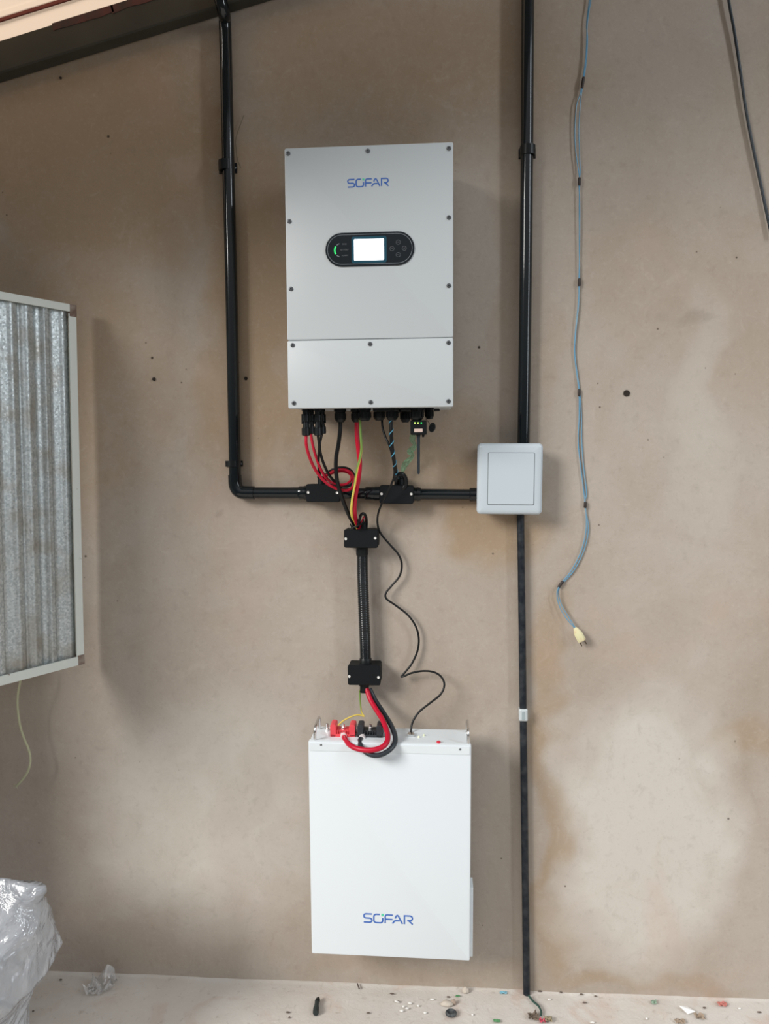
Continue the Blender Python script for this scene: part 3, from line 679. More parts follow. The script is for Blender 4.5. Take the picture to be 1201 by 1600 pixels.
# ------------------------------------------------------------ cables
def cable(L, r, material, label, name='power_cable', seg=12, n=8):
    m = MB(); m.tube(path(L, n), r, seg); return tag(m.build(name, material, ang=70), label, 'cable')
O1 = .128
cable([(478,679,O1),(478.5,695,O1),(483,713,.12),(493,735,.10),(507,752,.085),(522,762,.075),(538,766.5,.070),(549,763,.066),(552.5,752,.062),(549,740,.060),(540,734.5,.058),(529,734,.055),(516,739,.045),(506,748,.028),(504,760,.024)], .0032, redc, 'red solar wire from the leftmost plug, outermost of the looped pair')
cable([(485.5,678,.095),(489,697,.095),(495,718,.09),(503,737,.080),(514,751,.070),(528,757,.062),(540,756.5,.056),(548,750,.052),(547,741,.050),(538,736.5,.048),(526,737,.045),(512,742,.035),(501,749,.026),(501,760,.022)], .0030, redc, 'second red solar wire, inner one of the looped pair')
cable([(496.5,679,O1),(498.5,697,O1-.01),(497.5,715,.10),(498,732,.05),(500,745,.026),(500,760,.022)], .0028, rubber, 'black solar wire dropping straight into the left junction box')
cable([(502.5,678,.095),(499.5,695,.10),(501,710,.095),(507,728,.085),(516,745,.075),(529,756.5,.060),(543,759.5,.054),(552,753,.050),(552.5,742,.047),(545,733,.045),(533,730.5,.045),(520,733.5,.042),(510,741,.030),(506,750,.025),(506,760,.024)], .0029, rubber, 'black solar wire looping round the two red wires')
cable([(531.5,656,.10),(531,675,.10),(528.5,695,.098),(525,715,.095),(525,738,.090),(528.5,760,.082),(536,783,.070),(545,805,.050),(553,820,.030),(558,836,.020)], .0043, rubber, 'thick black cable hanging from the inverter across the left junction box')
cable([(557,656,.09),(557.5,680,.09),(560,705,.088),(562,725,.085),(559.5,750,.082),(555,775,.074),(553.5,797,.062),(556,813,.040),(561,824,.028),(564,836,.022)], .0048, redc, 'thick red cable from the inverter down to the upper junction box')
# yellow-green earth wire: two coloured halves in one cable
def yellow_green(L, r, label, twist=3, n=8):
    m = MB(); pts = path(L, n); N_ = len(pts); seg = 12
    T = [(pts[min(i+1, N_-1)]-pts[max(i-1, 0)]).normalized() for i in range(N_)]; x = T[0].orthogonal().normalized(); R_ = []
    for i in range(N_):
        x = (x-T[i]*x.dot(T[i])).normalized(); y = T[i].cross(x); ph = twist*2*pi*i/N_
        R_.append([m.v(pts[i]+x*r*cos(2*pi*k/seg+ph)+y*r*sin(2*pi*k/seg+ph)) for k in range(seg)])
    for i in range(N_-1):
        for k in range(seg):
            m.mi = 0 if k < 7 else 1; m.f((R_[i][k], R_[i][(k+1) % seg], R_[i+1][(k+1) % seg], R_[i+1][k]))
    m.mi = 0; m.f(R_[0]); m.f(R_[-1])
    return tag(m.build('earth_wire', [mat('yellow_insulation', (.80,.62,.12), .4), mat('green_insulation', (.17,.30,.06), .4)], ang=70), label, 'cable')
yellow_green([(562,656,.105),(563.5,680,.105),(564.5,700,.104),(562,717,.102),(557.5,735,.098),(554,757,.09),(549.5,783,.078),(549,803,.060),(554,817,.034),(560,834,.022)], .0026, 'yellow and green earth wire hanging beside the thick red cable under the inverter', .6)
yellow_green([(562,1078,.026),(562.5,1095,.026),(564.5,1112,.030),(569,1119.5,.034)], .0017, 'short yellow-green earth wire below the lower junction box', .5)
cable([(569,1119.5,.034),(560,1117,.035),(548,1120,.040),(535,1127,.048),(524,1137,.055),(512,1140,.058)], .0017, mat('yellow_insulation'), 'thin yellow earth wire lying over the back of the battery top', 'earth_wire')
# cable tie bundle
t = thing('cable_tie', 'black cable tie and wire loop bunched on top of the upper junction box', 'cable tie', px(562, 826, .03))
m = MB(); m.tube(path([(549,822,.052),(553,823.5,.060),(560,821,.060),(566,817,.052),(568,812,.045)], 5), .0017, 8); m.build('strap', blackm, t)
m = MB(); m.tube(path([(558,824,.035),(561,814,.045),(563.5,805,.045),(568,802.5,.042),(571.5,808,.036),(572.5,818,.028),(571,830,.022)], 6), .0032, 10); m.build('wire_loop', rubber, t)
m = MB(); m.tube(path([(562,823,.035),(566,812,.040),(569.5,807,.038),(571,815,.03)], 5), .0016, 8); m.build('wire_loop', redc, t)
m = MB(); m.tube([px(549.5, 825, .052), px(547, 818, .052)], .0014, 8); m.build('tail', blackm, t)
# communication cables
cable([(596.5,653,.10),(597.5,668,.10),(602,683,.104),(608,696,.108),(612.5,712,.104),(615.5,730,.092),(615.5,744,.084),(611,757,.076),(604.5,770,.070),(597,785,.058),(590.5,803,.040),(590,820,.030),(595,834,.024),(609,851,.018),(622,866,.014),(627.5,882,.012),(624,900,.012),(611,916,.012),(602.5,927,.014),(604,936,.016),(618,946,.015),(637,961,.012),(649,978,.011),(654,997,.010),(652,1017,.010),(643,1037,.012),(632,1051,.016),(627,1057,.018),(631,1056.5,.020),(643,1051.5,.020),(660,1048.5,.022),(677,1050,.026),(689,1057.5,.030),(694,1070,.036),(688,1085,.042),(671,1099,.048),(655,1112,.052),(645,1127,.058),(642,1140,.066),(641.5,1149,.074)], .0023, rubber, 'long thin black cable curling down the wall from the inverter to the battery', 'data_cable', 10, 9)
m = MB(); SPc = path([(611,653,.12),(611,675,.12),(612,697,.116),(615,717,.106),(618,735,.080),(620.5,746,.045),(621,766,.024)], 14); m.tube(SPc, .0040, 12)
dc = tag(m.build('data_cable', rubber, ang=70), 'black cable wrapped in a blue spiral, entering the right junction box from above', 'cable')
m = MB(); hp = []
N_ = len(SPc)
xx = Vector((1, 0, 0))
for i in range(N_*6):
    s_ = i/6; k = min(int(s_), N_-2); fr_ = s_-k; c = SPc[k].lerp(SPc[k+1], min(fr_, 1)); T_ = (SPc[k+1]-SPc[k]).normalized(); x_ = (xx-T_*xx.dot(T_)).normalized(); y_ = T_.cross(x_)
    a = i/(N_*6)*2*pi*7.5; hp.append(c+(x_*cos(a)+y_*sin(a))*.0041)
m.tube(hp, .0008, 6); o = m.build('spiral_wire', mat('bright_blue_wire', (.10,.42,.62), .4)); o.parent = dc; o.location = o.location - dc.location
tag(o, 'light blue wire wound round the cable')
cable([(617,752,.055),(621,743,.058),(628,741,.056),(633,747,.050),(633.5,757,.046),(629,765,.042),(626,772,.02)], .0050, rubber, 'thick black cable arching into the top of the right junction box', 'data_cable')
# crumpled strip of green film
def strip(name, L, w, material, label, cat, seed=0, amp=.002):
    m = MB(); pts = path(L, 8); rs = []
    for i, p in enumerate(pts):
        T_ = (pts[min(i+1, len(pts)-1)]-pts[max(i-1, 0)]).normalized(); s_ = T_.cross(Vector((0, 1, 0))).normalized()
        ww = w(i/(len(pts)-1)) if callable(w) else w; row = []
        for k in range(7):
            q = k/6-.5; row.append(p+s_*ww*q+Vector((0, amp*noise.noise(Vector((i*.55, k*1.1, seed))), 0)))
        back = [r_+Vector((0, .0003, 0)) for r_ in reversed(row)]; rs.append(row+back)
    m.rings(rs); return tag(m.build(name, material, ang=50), label, cat)
greenf = mat('green_film', (.16,.45,.25), .35, alpha=.34)
strip('plastic_strip', [(645,679,.10),(644,688,.06),(648,697,.045),(640,706,.036),(645,712,.03),(633,725,.024),(628,738,.022)], lambda t_: .010*(1+.3*sin(t_*17)), greenf, 'crumpled green film strip trailing from the dongle to the right junction box', 'plastic', 3, .006)
# battery leads
cable([(572.5,1076,.028),(578,1092,.040),(587,1108,.060),(597,1124,.085),(604,1142,.115),(605.5,1155,.140),(600,1165,.155),(587,1171,.162),(570,1172,.160),(553,1168,.150),(542,1160,.130),(537.5,1152,.105),(536.5,1147,.092)], .0056, redc, 'thick red battery cable looping from the lower junction box to the red terminal')
cable([(577,1076,.024),(586,1094,.032),(599,1114,.055),(610,1132,.085),(617,1150,.120),(615,1164,.142),(604,1175,.156),(589,1180.5,.160),(574,1177,.156),(564,1167,.142),(562,1158,.118),(566,1151,.098)], .0054, rubber2, 'thick black battery cable looping from the lower junction box to the black terminal')
for (a, b), l in ((((536.8, 1151.5, .105), (535.5, 1142.0, .080)), 'silver lug on the end of the red battery cable'), (((564.8, 1154.5, .108), (568, 1146.5, .086)), 'silver lug on the end of the black battery cable')):
    m = MB(); m.lathe(px(*a), px(*b), [(0, .0070), (.25, .0073), (.6, .0070), (.65, .005), (1, .004)], 16); tag(m.build('cable_lug', mat('tinned_lug', (.85,.80,.80), .4, .1)), l, 'cable lug')

# blue twin flex with tape wraps and plug
tw = thing('extension_lead', 'thin blue twin wire with black tape wraps hanging at the right, ending in a plug', 'wire', px(904, 1003, .01))
bluew = mat('faded_blue_wire', (.08,.28,.46), .45, var=.5, vscale=12, col2=(.26,.37,.42))
A_ = [(930,-190,.008),(926,-90,.008),(923,-6,.008),(920,16,.008),(917,40,.008),(916,70,.008),(914,97,.008),(910,125,.008),(906,147,.008),(900.5,165,.008),(898,200,.006),(899,235,.006),(904,270,.008),(905,285,.008),(904.6,320,.006),(904.6,380,.006),(905,440,.008),(902.8,475,.006),(898.8,515,.006),(897,548,.006),(900,580,.006),(904,612,.008),(904.5,650,.006),(903,690,.006),(907,730,.006),(912,770,.006),(914,788,.008),(915.5,825,.006),(908,860,.006),(892,892,.007),(876,912,.008),(870,926,.010),(873,945,.010),(883,964,.012),(898,982,.013)]
B_ = [(932,-190,.006),(927,-90,.006),(921,-6,.006),(918.5,16,.006),(916,40,.006),(917.5,62,.007),(915.5,97,.006),(911.5,125,.006),(908,147,.006),(906,165,.006),(904,200,.006),(905,240,.006),(906,270,.006),(904,285,.006),(905.4,320,.008),(905.2,380,.008),(904,440,.006),(903.8,475,.008),(899.6,515,.008),(897.6,548,.008),(900.9,580,.008),(905.5,612,.006),(908,650,.005),(908.5,690,.005),(911.5,730,.005),(916,770,.005),(913,788,.006),(919,825,.005),(912,860,.005),(896,892,.005),(877.5,913,.006),(872,926,.007),(877,945,.007),(888,964,.009),(899,982,.012)]
for L_ in (A_, B_): m = MB(); m.tube(path([(a_, b_, c_*.45) for a_, b_, c_ in L_[:-4]]+L_[-4:], 5), .0011, 8); m.build('strand', bluew, tw)
for a, b in (((911.5,120.5),(908.8,138)),((905,277.5),(904.8,290)),((904.8,435),(905,447)),((904.3,608),(904.3,619)),((914.2,784),(913.8,793.5)),((879.5,908),(872,918))):
    m = MB(); m.lathe(px(*a, .0036), px(*b, .0036), [(0, .0026), (.1, .0032), (.9, .0032), (1, .0026)], 12); m.build('tape_wrap', mat('old_black_tape', (.03,.022,.02), .6), tw)
plugm = mat('cream_plastic', (.72,.68,.42), .5, var=.3, vscale=80, col2=(.68,.50,.30))
pc = px(904.5, 993, .014); dd = (px(910, 1003, .014)-px(899, 982, .014)).normalized(); PFm = Frame(pc, dd.cross(Vector((0, 1, 0)))*-1, -dd)
PFm = Frame(pc, Vector((-dd.z, 0, dd.x))*-1 if (-dd.z) < 0 else Vector((-dd.z, 0, dd.x)), -dd)
m = MB(); hl = 11*sp(.014)
m.rings([[PFm.pt(a*.0088*w_, v_, b*.0065*w_) for a, b in ((-1,-.6),(-.6,-1),(.6,-1),(1,-.6),(1,.6),(.6,1),(-.6,1),(-1,.6))] for v_, w_ in ((hl*1.25, .35), (hl, .6), (hl*.3, 1), (-hl*.7, 1.05), (-hl*.85, .9))])
m.build('plug_body', plugm, tw)
for sg in (-1, 1):
    m = MB(); m.lathe(PFm.pt(sg*.0050, -hl*.8, 0), PFm.pt(sg*.0055, -hl*.8-.0115, 0), [(0, .0013), (.9, .0013), (1, .0008)], 8); m.build('pin', mat('dull_brass', (.12,.09,.06), .4, .8), tw)
# thin black cable at the upper right
cable([(1108,-240,.009),(1124,-120,.008),(1137,-8,.007),(1147,50,.006),(1156,110,.005),(1164,165,.005),(1174,220,.005),(1186,278,.005),(1197,330,.006),(1206,372,.007)], .0030, rubber2, 'thin black cable slanting down at the upper right corner of the wall', 'power_cable')
cable([(381,180,.004),(368.5,215,.003),(369,236,.003),(371,250,.003),(376,262,.002)], .0005, mat('dusty_thread', (.10,.09,.05), .8), 'hair-thin dark strand beside the left conduit near its upper clip', 'thread')

# ------------------------------------------------------------ shutter of corrugated sheet in an angle frame
TH = radians(28.3); c_top, c_bot = px(119, 477, .05), px(132, 1037, .05)
xr = (c_top.x+c_bot.x)/2
SU = Vector((sin(TH), cos(TH), 0))                                # away from the camera, toward the right edge
tilt = Vector((c_bot.x-c_top.x, 0, c_bot.z-c_top.z)).normalized()
HS = (c_top-c_bot).length; LS = .44
SHF = Frame(c_bot, SU, (c_top-c_bot).normalized())                # u=0 right edge, negative to the left; v=0 bottom; n toward camera
sh = thing('window_shutter', 'corrugated galvanised sheet shutter in a chipped white steel frame, at the left', 'shutter', SHF.pt(-LS/2, 0, 0))
wpaint = bpy.data.materials.new('chipped_white_paint'); wpaint.use_nodes = True
def wp():
    t = wpaint.node_tree; N = t.nodes; L = t.links; b = N['Principled BSDF']; b.inputs['Roughness'].default_value = .5
    tc = N.new('ShaderNodeTexCoord'); n = N.new('ShaderNodeTexNoise'); n.inputs['Scale'].default_value = 22; n.inputs['Detail'].default_value = 8; n.inputs['Roughness'].default_value = .7
    L.new(tc.outputs['Object'], n.inputs['Vector']); r = N.new('ShaderNodeMapRange'); L.new(n.outputs[0], r.inputs[0]); r.inputs[1].default_value = .66; r.inputs[2].default_value = .70
    mx = N.new('ShaderNodeMix'); mx.data_type = 'RGBA'; L.new(r.outputs[0], mx.inputs[0]); mx.inputs[6].default_value = (.66,.70,.66,1); mx.inputs[7].default_value = (.13,.06,.035,1)
    L.new(mx.outputs[2], b.inputs['Base Color'])
wp()
rustm = mat('rusty_corner', (.12,.065,.045), .8, var=.8, vscale=60, col2=(.33,.28,.24))
fw = .019
m = MB(); m.box(SHF, -fw, 0, .018, HS-.020, -.003, 0, .0008); m.box(SHF, -.003, 0, .018, HS-.020, -.024, -.002, .0006); m.build('frame_stile', wpaint, sh)
m = MB(); m.box(SHF, -LS, -LS+fw, 0, HS, -.003, 0, .0008); m.build('frame_stile', wpaint, sh)
m = MB(); m.box(SHF, -LS, -.014, HS-.016, HS, -.003, .0006, .0008); m.box(SHF, -LS, -.014, HS-.003, HS, -.024, -.002, .0006); m.build('frame_rail', wpaint, sh)
m = MB(); m.box(SHF, -LS, -.014, 0, .020, -.003, .0006, .0008); m.box(SHF, -LS, -.014, 0, .003, -.024, -.002, .0006); m.build('frame_rail', wpaint, sh)
m = MB(); m.box(SHF, -.017, .0005, HS-.026, HS+.0005, -.024, .0010, .0008); m.build('rusty_corner', rustm, sh)
m = MB(); m.box(SHF, -.017, .0005, -.0005, .022, -.024, .0010, .0008); m.build('rusty_corner', rustm, sh)
galv = bpy.data.materials.new('galvanised_sheet'); galv.use_nodes = True
def gv():
    t = galv.node_tree; N = t.nodes; L = t.links; b = N['Principled BSDF']; b.inputs['Metallic'].default_value = .75
    tc = N.new('ShaderNodeTexCoord'); v = N.new('ShaderNodeTexVoronoi'); v.inputs['Scale'].default_value = 260; L.new(tc.outputs['Object'], v.inputs['Vector'])
    n = N.new('ShaderNodeTexNoise'); n.inputs['Scale'].default_value = 14; n.inputs['Detail'].default_value = 6; L.new(tc.outputs['Object'], n.inputs['Vector'])
    s = N.new('ShaderNodeSeparateColor'); L.new(v.outputs['Color'], s.inputs[0])
    r = N.new('ShaderNodeMapRange'); L.new(s.outputs[0], r.inputs[0]); r.inputs[3].default_value = .38; r.inputs[4].default_value = .60; L.new(r.outputs[0], b.inputs['Roughness'])
    m1 = N.new('ShaderNodeMix'); m1.data_type = 'RGBA'; L.new(s.outputs[1], m1.inputs[0]); m1.inputs[6].default_value = (.40,.44,.45,1); m1.inputs[7].default_value = (.62,.66,.66,1)
    r2 = N.new('ShaderNodeMapRange'); L.new(n.outputs[0], r2.inputs[0]); r2.inputs[1].default_value = .5; r2.inputs[2].default_value = .75
    m2 = N.new('ShaderNodeMix'); m2.data_type = 'RGBA'; L.new(r2.outputs[0], m2.inputs[0]); L.new(m1.outputs[2], m2.inputs[6]); m2.inputs[7].default_value = (.36,.33,.28,1); L.new(m2.outputs[2], b.inputs['Base Color'])
    bp = N.new('ShaderNodeBump'); bp.inputs['Strength'].default_value = .35; bp.inputs['Distance'].default_value = .001; L.new(s.outputs[2], bp.inputs['Height']); L.new(bp.outputs[0], b.inputs['Normal'])
gv()
def prof(s):                                                       # relief of the sheet, s metres from its right edge, pitch .118
    s = s % .118
    pts = [(0, .0), (.006, .006), (.018, .009), (.030, .004), (.042, .001), (.050, .002), (.053, .010), (.066, .0115), (.070, .002), (.080, .000), (.088, .006), (.102, .009), (.112, .005), (.118, .0)]
    for (a, ha), (b, hb) in zip(pts, pts[1:]):
        if a <= s <= b:
            t_ = (s-a)/(b-a); t_ = t_*t_*(3-2*t_); return ha+(hb-ha)*t_
    return 0
m = MB(); NS = 165; cols_ = []
for i in range(NS+1):
    s_ = .010+(LS-.02)*i/NS; cols_.append((-s_, -.016+prof(s_-.010)))
NV = 24
V1 = [[m.v(SHF.pt(u, .006+(HS-.010)*j/NV, n)) for j in range(NV+1)] for u, n in cols_]
V2 = [[m.v(SHF.pt(u, .006+(HS-.010)*j/NV, n-.0008)) for j in range(NV+1)] for u, n in cols_]
for i in range(NS):
    for j in range(NV):
        m.f((V1[i][j], V1[i][j+1], V1[i+1][j+1], V1[i+1][j])); m.f((V2[i][j], V2[i+1][j], V2[i+1][j+1], V2[i][j+1]))
for j in range(NV): m.f((V1[0][j], V2[0][j], V2[0][j+1], V1[0][j+1])); m.f((V1[-1][j], V1[-1][j+1], V2[-1][j+1], V2[-1][j]))
for i in range(NS): m.f((V1[i][0], V1[i+1][0], V2[i+1][0], V2[i][0])); m.f((V1[i][-1], V2[i][-1], V2[i+1][-1], V1[i+1][-1]))
m.build('corrugated_sheet', galv, sh, ang=75)
# cord below the shutter
t = thing('pull_cord', 'pale frayed cord hanging below the corrugated shutter', 'cord', px(28, 1230, .06))
cordm = mat('pale_green_cord', (.42,.42,.28), .8)
m = MB(); m.tube(path([(33,1040,.07),(32,1063,.07),(28,1085,.065),(27.5,1105,.06),(31,1132,.055),(37,1152,.052),(45,1172,.05),(47.5,1188,.05),(44,1204,.05),(36,1217,.05),(27,1227,.05)], 8), .0026, 10); m.build('cord', cordm, t)
m = MB(); random.seed(4)
for k in range(9):
    a = px(27, 1227, .05); b = px(24+random.uniform(-5, 4), 1228+random.uniform(-3, 6), .05+random.uniform(-.005, .005)); m.tube([a, a.lerp(b, .5)+Vector((0, -.001, 0)), b], .0006, 5)
m.build('frayed_end', cordm, t)

# ------------------------------------------------------------ plastic bag at the lower left
bagm = bpy.data.materials.new('clear_polythene'); bagm.use_nodes = True
def bg_():
    t = bagm.node_tree; N = t.nodes; L = t.links; N.remove(N['Principled BSDF']); out = N['Material Output']
    tc = N.new('ShaderNodeTexCoord'); n = N.new('ShaderNodeTexNoise'); n.inputs['Scale'].default_value = 16; n.inputs['Detail'].default_value = 5; n.inputs['Distortion'].default_value = 1.2; L.new(tc.outputs['Object'], n.inputs['Vector'])
    bp = N.new('ShaderNodeBump'); bp.inputs['Strength'].default_value = .9; bp.inputs['Distance'].default_value = .018; L.new(n.outputs[0], bp.inputs['Height'])
    d = N.new('ShaderNodeBsdfDiffuse'); d.inputs[0].default_value = (.80,.85,.93,1); g = N.new('ShaderNodeBsdfGlossy'); g.inputs['Roughness'].default_value = .10; tr = N.new('ShaderNodeBsdfTransparent'); tl = N.new('ShaderNodeBsdfTranslucent'); tl.inputs[0].default_value = (.8,.84,.9,1)
    for q in (d, g): L.new(bp.outputs[0], q.inputs['Normal'])
    a = N.new('ShaderNodeMixShader'); a.inputs[0].default_value = .5; L.new(d.outputs[0], a.inputs[1]); L.new(tl.outputs[0], a.inputs[2])
    b = N.new('ShaderNodeMixShader'); b.inputs[0].default_value = .34; L.new(a.outputs[0], b.inputs[1]); L.new(tr.outputs[0], b.inputs[2])
    fz = N.new('ShaderNodeFresnel'); fz.inputs[0].default_value = 1.5; L.new(bp.outputs[0], fz.inputs['Normal'])
    ad = N.new('ShaderNodeMath'); ad.operation = 'ADD'; ad.inputs[1].default_value = .09; L.new(fz.outputs[0], ad.inputs[0])
    c = N.new('ShaderNodeMixShader'); L.new(ad.outputs[0], c.inputs[0]); L.new(b.outputs[0], c.inputs[1]); L.new(g.outputs[0], c.inputs[2]); L.new(c.outputs[0], out.inputs[0])
bg_()
def build_bag():
    off = .34
    edge = [px(p[0]-(0 if p[1] < 1390 else 17), p[1], off) for p in ((72,1384),(79,1400),(85,1428),(84,1460),(85,1490),(86,1518),(74,1536),(58,1554),(44,1574),(36,1600),(30,1630),(26,1680),(20,1740))]
    zt = px(0, 1371, off).z; zs = [p.z for p in edge]
    def xr_(z):
        if z >= zs[0]: return edge[0].x
        for a, b in zip(edge, edge[1:]):
            if a.z >= z >= b.z: return a.x+(b.x-a.x)*(a.z-z)/max(a.z-b.z, 1e-6)
        return edge[-1].x
    z0 = .006; x_in = px(-190, 1500, off).x; m = MB(); NZ, NA = 90, 120; rs = []
    for j in range(NZ+1):
        t_ = j/NZ; z = z0+(zt-z0)*t_; xr0 = xr_(z); xc = (xr0+x_in)/2; hw = (xr0-x_in)/2; hd = .15*(min(1, t_*6+.5))*(1-.25*max(0, t_-.8)/.2)
        ring = []
        sh_ = 1.0; sy = 1.0 if t_ < .55 else 1-.93*((t_-.55)/.45)**1.3; ex_ = .0 if t_ < .55 else (t_-.55)/.45
        for k in range(NA):
            a = 2*pi*k/NA; ca, sa = cos(a), sin(a); e_ = .55
            x = xc+hw*(abs(ca)**(e_-.2*ex_))*(1 if ca > 0 else -1)*sh_; y = -off+hd*(abs(sa)**.8)*(1 if sa > 0 else -1)*sy
            q = Vector((x, y, z)); rg = 1-abs(noise.noise(q*9+Vector((3, 1, 7))))*2; rg2 = 1-abs(noise.noise(q*21+Vector((z*6, 5, 0))))*2
            d = (rg*.014+rg2*.008-.014)*(1-.6*ex_); ring.append(Vector((x+d*ca*.6, y+d*sa*1.6, z+.006*noise.noise(q*12)*(1 if .02 < t_ < .99 else .3))))
        if j == NZ:  # top sags slightly to the right
            ring = [p-Vector((0, 0, 0)) for p in ring]
        rs.append([p-Vector((0, 0, max(0, (p.x-px(0, 1371, off).x))*.16*t_)) for p in ring])
    m.rings(rs)
    o = m.build('plastic_bag', bagm, ang=60); tag(o, 'large crumpled clear plastic bag standing on the floor at the lower left', 'plastic bag')
    # folded corner fin
    return o
build_bag()
def crumple(name, cx, cy, w, d, h, material, label, cat, seed, group=None, floor=True, nx=14, rot=0, sharp=60):
    c = pf(cx, cy); m = MB(); random.seed(seed); T_ = []
    G_ = []
    for j in range(nx+1):
        row = []
        for i in range(nx+1):
            a, b = i/nx-.5, j/nx-.5
            q = Vector((a*3.1, b*3.1, seed*1.7)); n1_ = noise.noise(q); n2_ = noise.noise(q*2.3+Vector((5, 5, 5)))
            edge_ = 1-.25*abs(noise.noise(Vector((math.atan2(b, a)*1.5, seed, 0))))
            x = a*w*edge_+n2_*w*.18; y = b*d*edge_+n1_*d*.2; z = abs(n1_+.5*n2_)*h*1.5+.0008
            ca, sa = cos(rot), sin(rot); row.append(Vector((c.x+x*ca-y*sa, min(c.y+x*sa+y*ca, -.004), z)))
        G_.append(row)
    up_ = [[m.v(p+Vector((0, 0, .0005))) for p in r] for r in G_]; dn_ = [[m.v(p-Vector((0, 0, .0003))) for p in r] for r in G_]
    for j in range(nx):
        for i in range(nx):
            m.f((up_[j][i], up_[j][i+1], up_[j+1][i+1], up_[j+1][i])); m.f((dn_[j][i], dn_[j+1][i], dn_[j+1][i+1], dn_[j][i+1]))
    for k in range(nx):
        m.f((up_[0][k], dn_[0][k], dn_[0][k+1], up_[0][k+1])); m.f((up_[nx][k+1], dn_[nx][k+1], dn_[nx][k], up_[nx][k]))
        m.f((up_[k+1][0], dn_[k+1][0], dn_[k][0], up_[k][0])); m.f((up_[k][nx], dn_[k][nx], dn_[k+1][nx], up_[k+1][nx]))
    return tag(m.build(name, material, ang=sharp), label, cat, group)
film = bpy.data.materials.new('clear_film'); film.use_nodes = True
def fl():
    t = film.node_tree; N = t.nodes; L = t.links; N.remove(N['Principled BSDF']); out = N['Material Output']
    tr = N.new('ShaderNodeBsdfTransparent'); d = N.new('ShaderNodeBsdfDiffuse'); d.inputs[0].default_value = (.8,.8,.8,1); g = N.new('ShaderNodeBsdfGlossy'); g.inputs['Roughness'].default_value = .12
    a = N.new('ShaderNodeMixShader'); a.inputs[0].default_value = .22; L.new(tr.outputs[0], a.inputs[1]); L.new(d.outputs[0], a.inputs[2])
    c = N.new('ShaderNodeMixShader'); c.inputs[0].default_value = .14; L.new(a.outputs[0], c.inputs[1]); L.new(g.outputs[0], c.inputs[2]); L.new(c.outputs[0], out.inputs[0])
fl()
crumple('clear_wrapper', 157, 1545, .058, .055, .026, film, 'crumpled clear wrapper on the floor right of the plastic bag', 'wrapper', 11, nx=20)

# ------------------------------------------------------------ floor litter
def pebble(name, x, y, rx, ry, rz, material, label, cat='stone', group=None, seed=0):
    c = pf(x, y); bm = bmesh.new(); bmesh.ops.create_icosphere(bm, subdivisions=3, radius=1)
    for v in bm.verts:
        p = v.co.copy(); k = 1+.28*noise.noise(p*1.3+Vector((seed, 0, 0)))+.10*noise.noise(p*3.5+Vector((seed, 4, 0)))
        v.co = Vector((p.x*rx*k, p.y*ry*k, max(p.z*rz*k, -rz*.55)))+Vector((c.x, min(c.y, -ry*1.1), rz*.5))
    m = MB(); m.bm.free(); m.bm = bm; return tag(m.build(name, material, ang=40), label, cat, group)
stone_m = mat('pale_stone', (.55,.49,.42), .9, bump=.5, bscale=200)
stone_d = mat('brown_stone', (.40,.31,.25), .9, bump=.5, bscale=200)
chipw = mat('white_chip', (.80,.79,.76), .8)
pebble('pebble', 727, 1550, .008, .006, .008, stone_m, 'pale pebble at the foot of the wall below the right edge of the battery', seed=1)
pebble('pebble', 698, 1570, .013, .008, .006, stone_m, 'flat pale stone just above the round black disc', seed=2)
pebble('pebble', 708, 1568, .006, .005, .006, stone_d, 'brown pebble right of the flat pale stone', seed=3)
chips = [(621,1566),(630,1573),(636,1576),(627,1580),(618,1565),(675,1562),(664,1583),(653,1572),(738,1586),(858,1562),(1010,1592),(925,1598),(1155,1576),(640,1568)]
ORD = ['leftmost', 'second', 'third', 'fourth', 'fifth', 'sixth', 'seventh', 'eighth', 'ninth', 'tenth', 'eleventh', 'twelfth', 'thirteenth', 'fourteenth', 'fifteenth']
def place_(i): return 'leftmost one' if i == 0 else ORD[i]+' from the left'
chips.sort()
for i, (x, y) in enumerate(chips):
    pebble('plaster_chip', x, y, .0026+.001*(i % 3), .0022, .0016, chipw, 'tiny white plaster chip on the floor, '+place_(i), 'chip', 'white plaster chips on the floor', seed=20+i)
grit = [(622,1565),(575,1583),(452,1590),(843,1548),(913,1567),(930,1557),(1186,1582),(95,1531),(52,1580),(612,1553),(876,1551),(908,1554),(700,1558),(1100,1575),(450,1582)]
grit.sort()
darkm = mat('dark_grit', (.13,.10,.08), .9)
for i, (x, y) in enumerate(grit):
    pebble('grit', x, y, .0026+.0010*(i % 3), .0020, .0015, darkm, 'tiny dark crumb of grit on the floor, '+place_(i), 'grit', 'dark crumbs on the floor', seed=50+i)
# black disc
c = pf(704.5, 1585); m = MB(); rs = []
for ins, z in ((.12, 0), (0, .0015), (0, .0045), (.15, .0065), (.30, .0068), (.38, .0045), (.6, .004)):
    rs.append([Vector((c.x+.0125*(1-ins)*cos(2*pi*k/28), c.y+.0115*(1-ins)*sin(2*pi*k/28), z+.0002)) for k in range(28)])
m.rings(rs); tag(m.build('grommet', mat('dusty_black_rubber', (.03,.034,.04), .7, var=.6, vscale=120, col2=(.12,.13,.13))), 'dusty black round grommet on the floor below the battery', 'grommet')
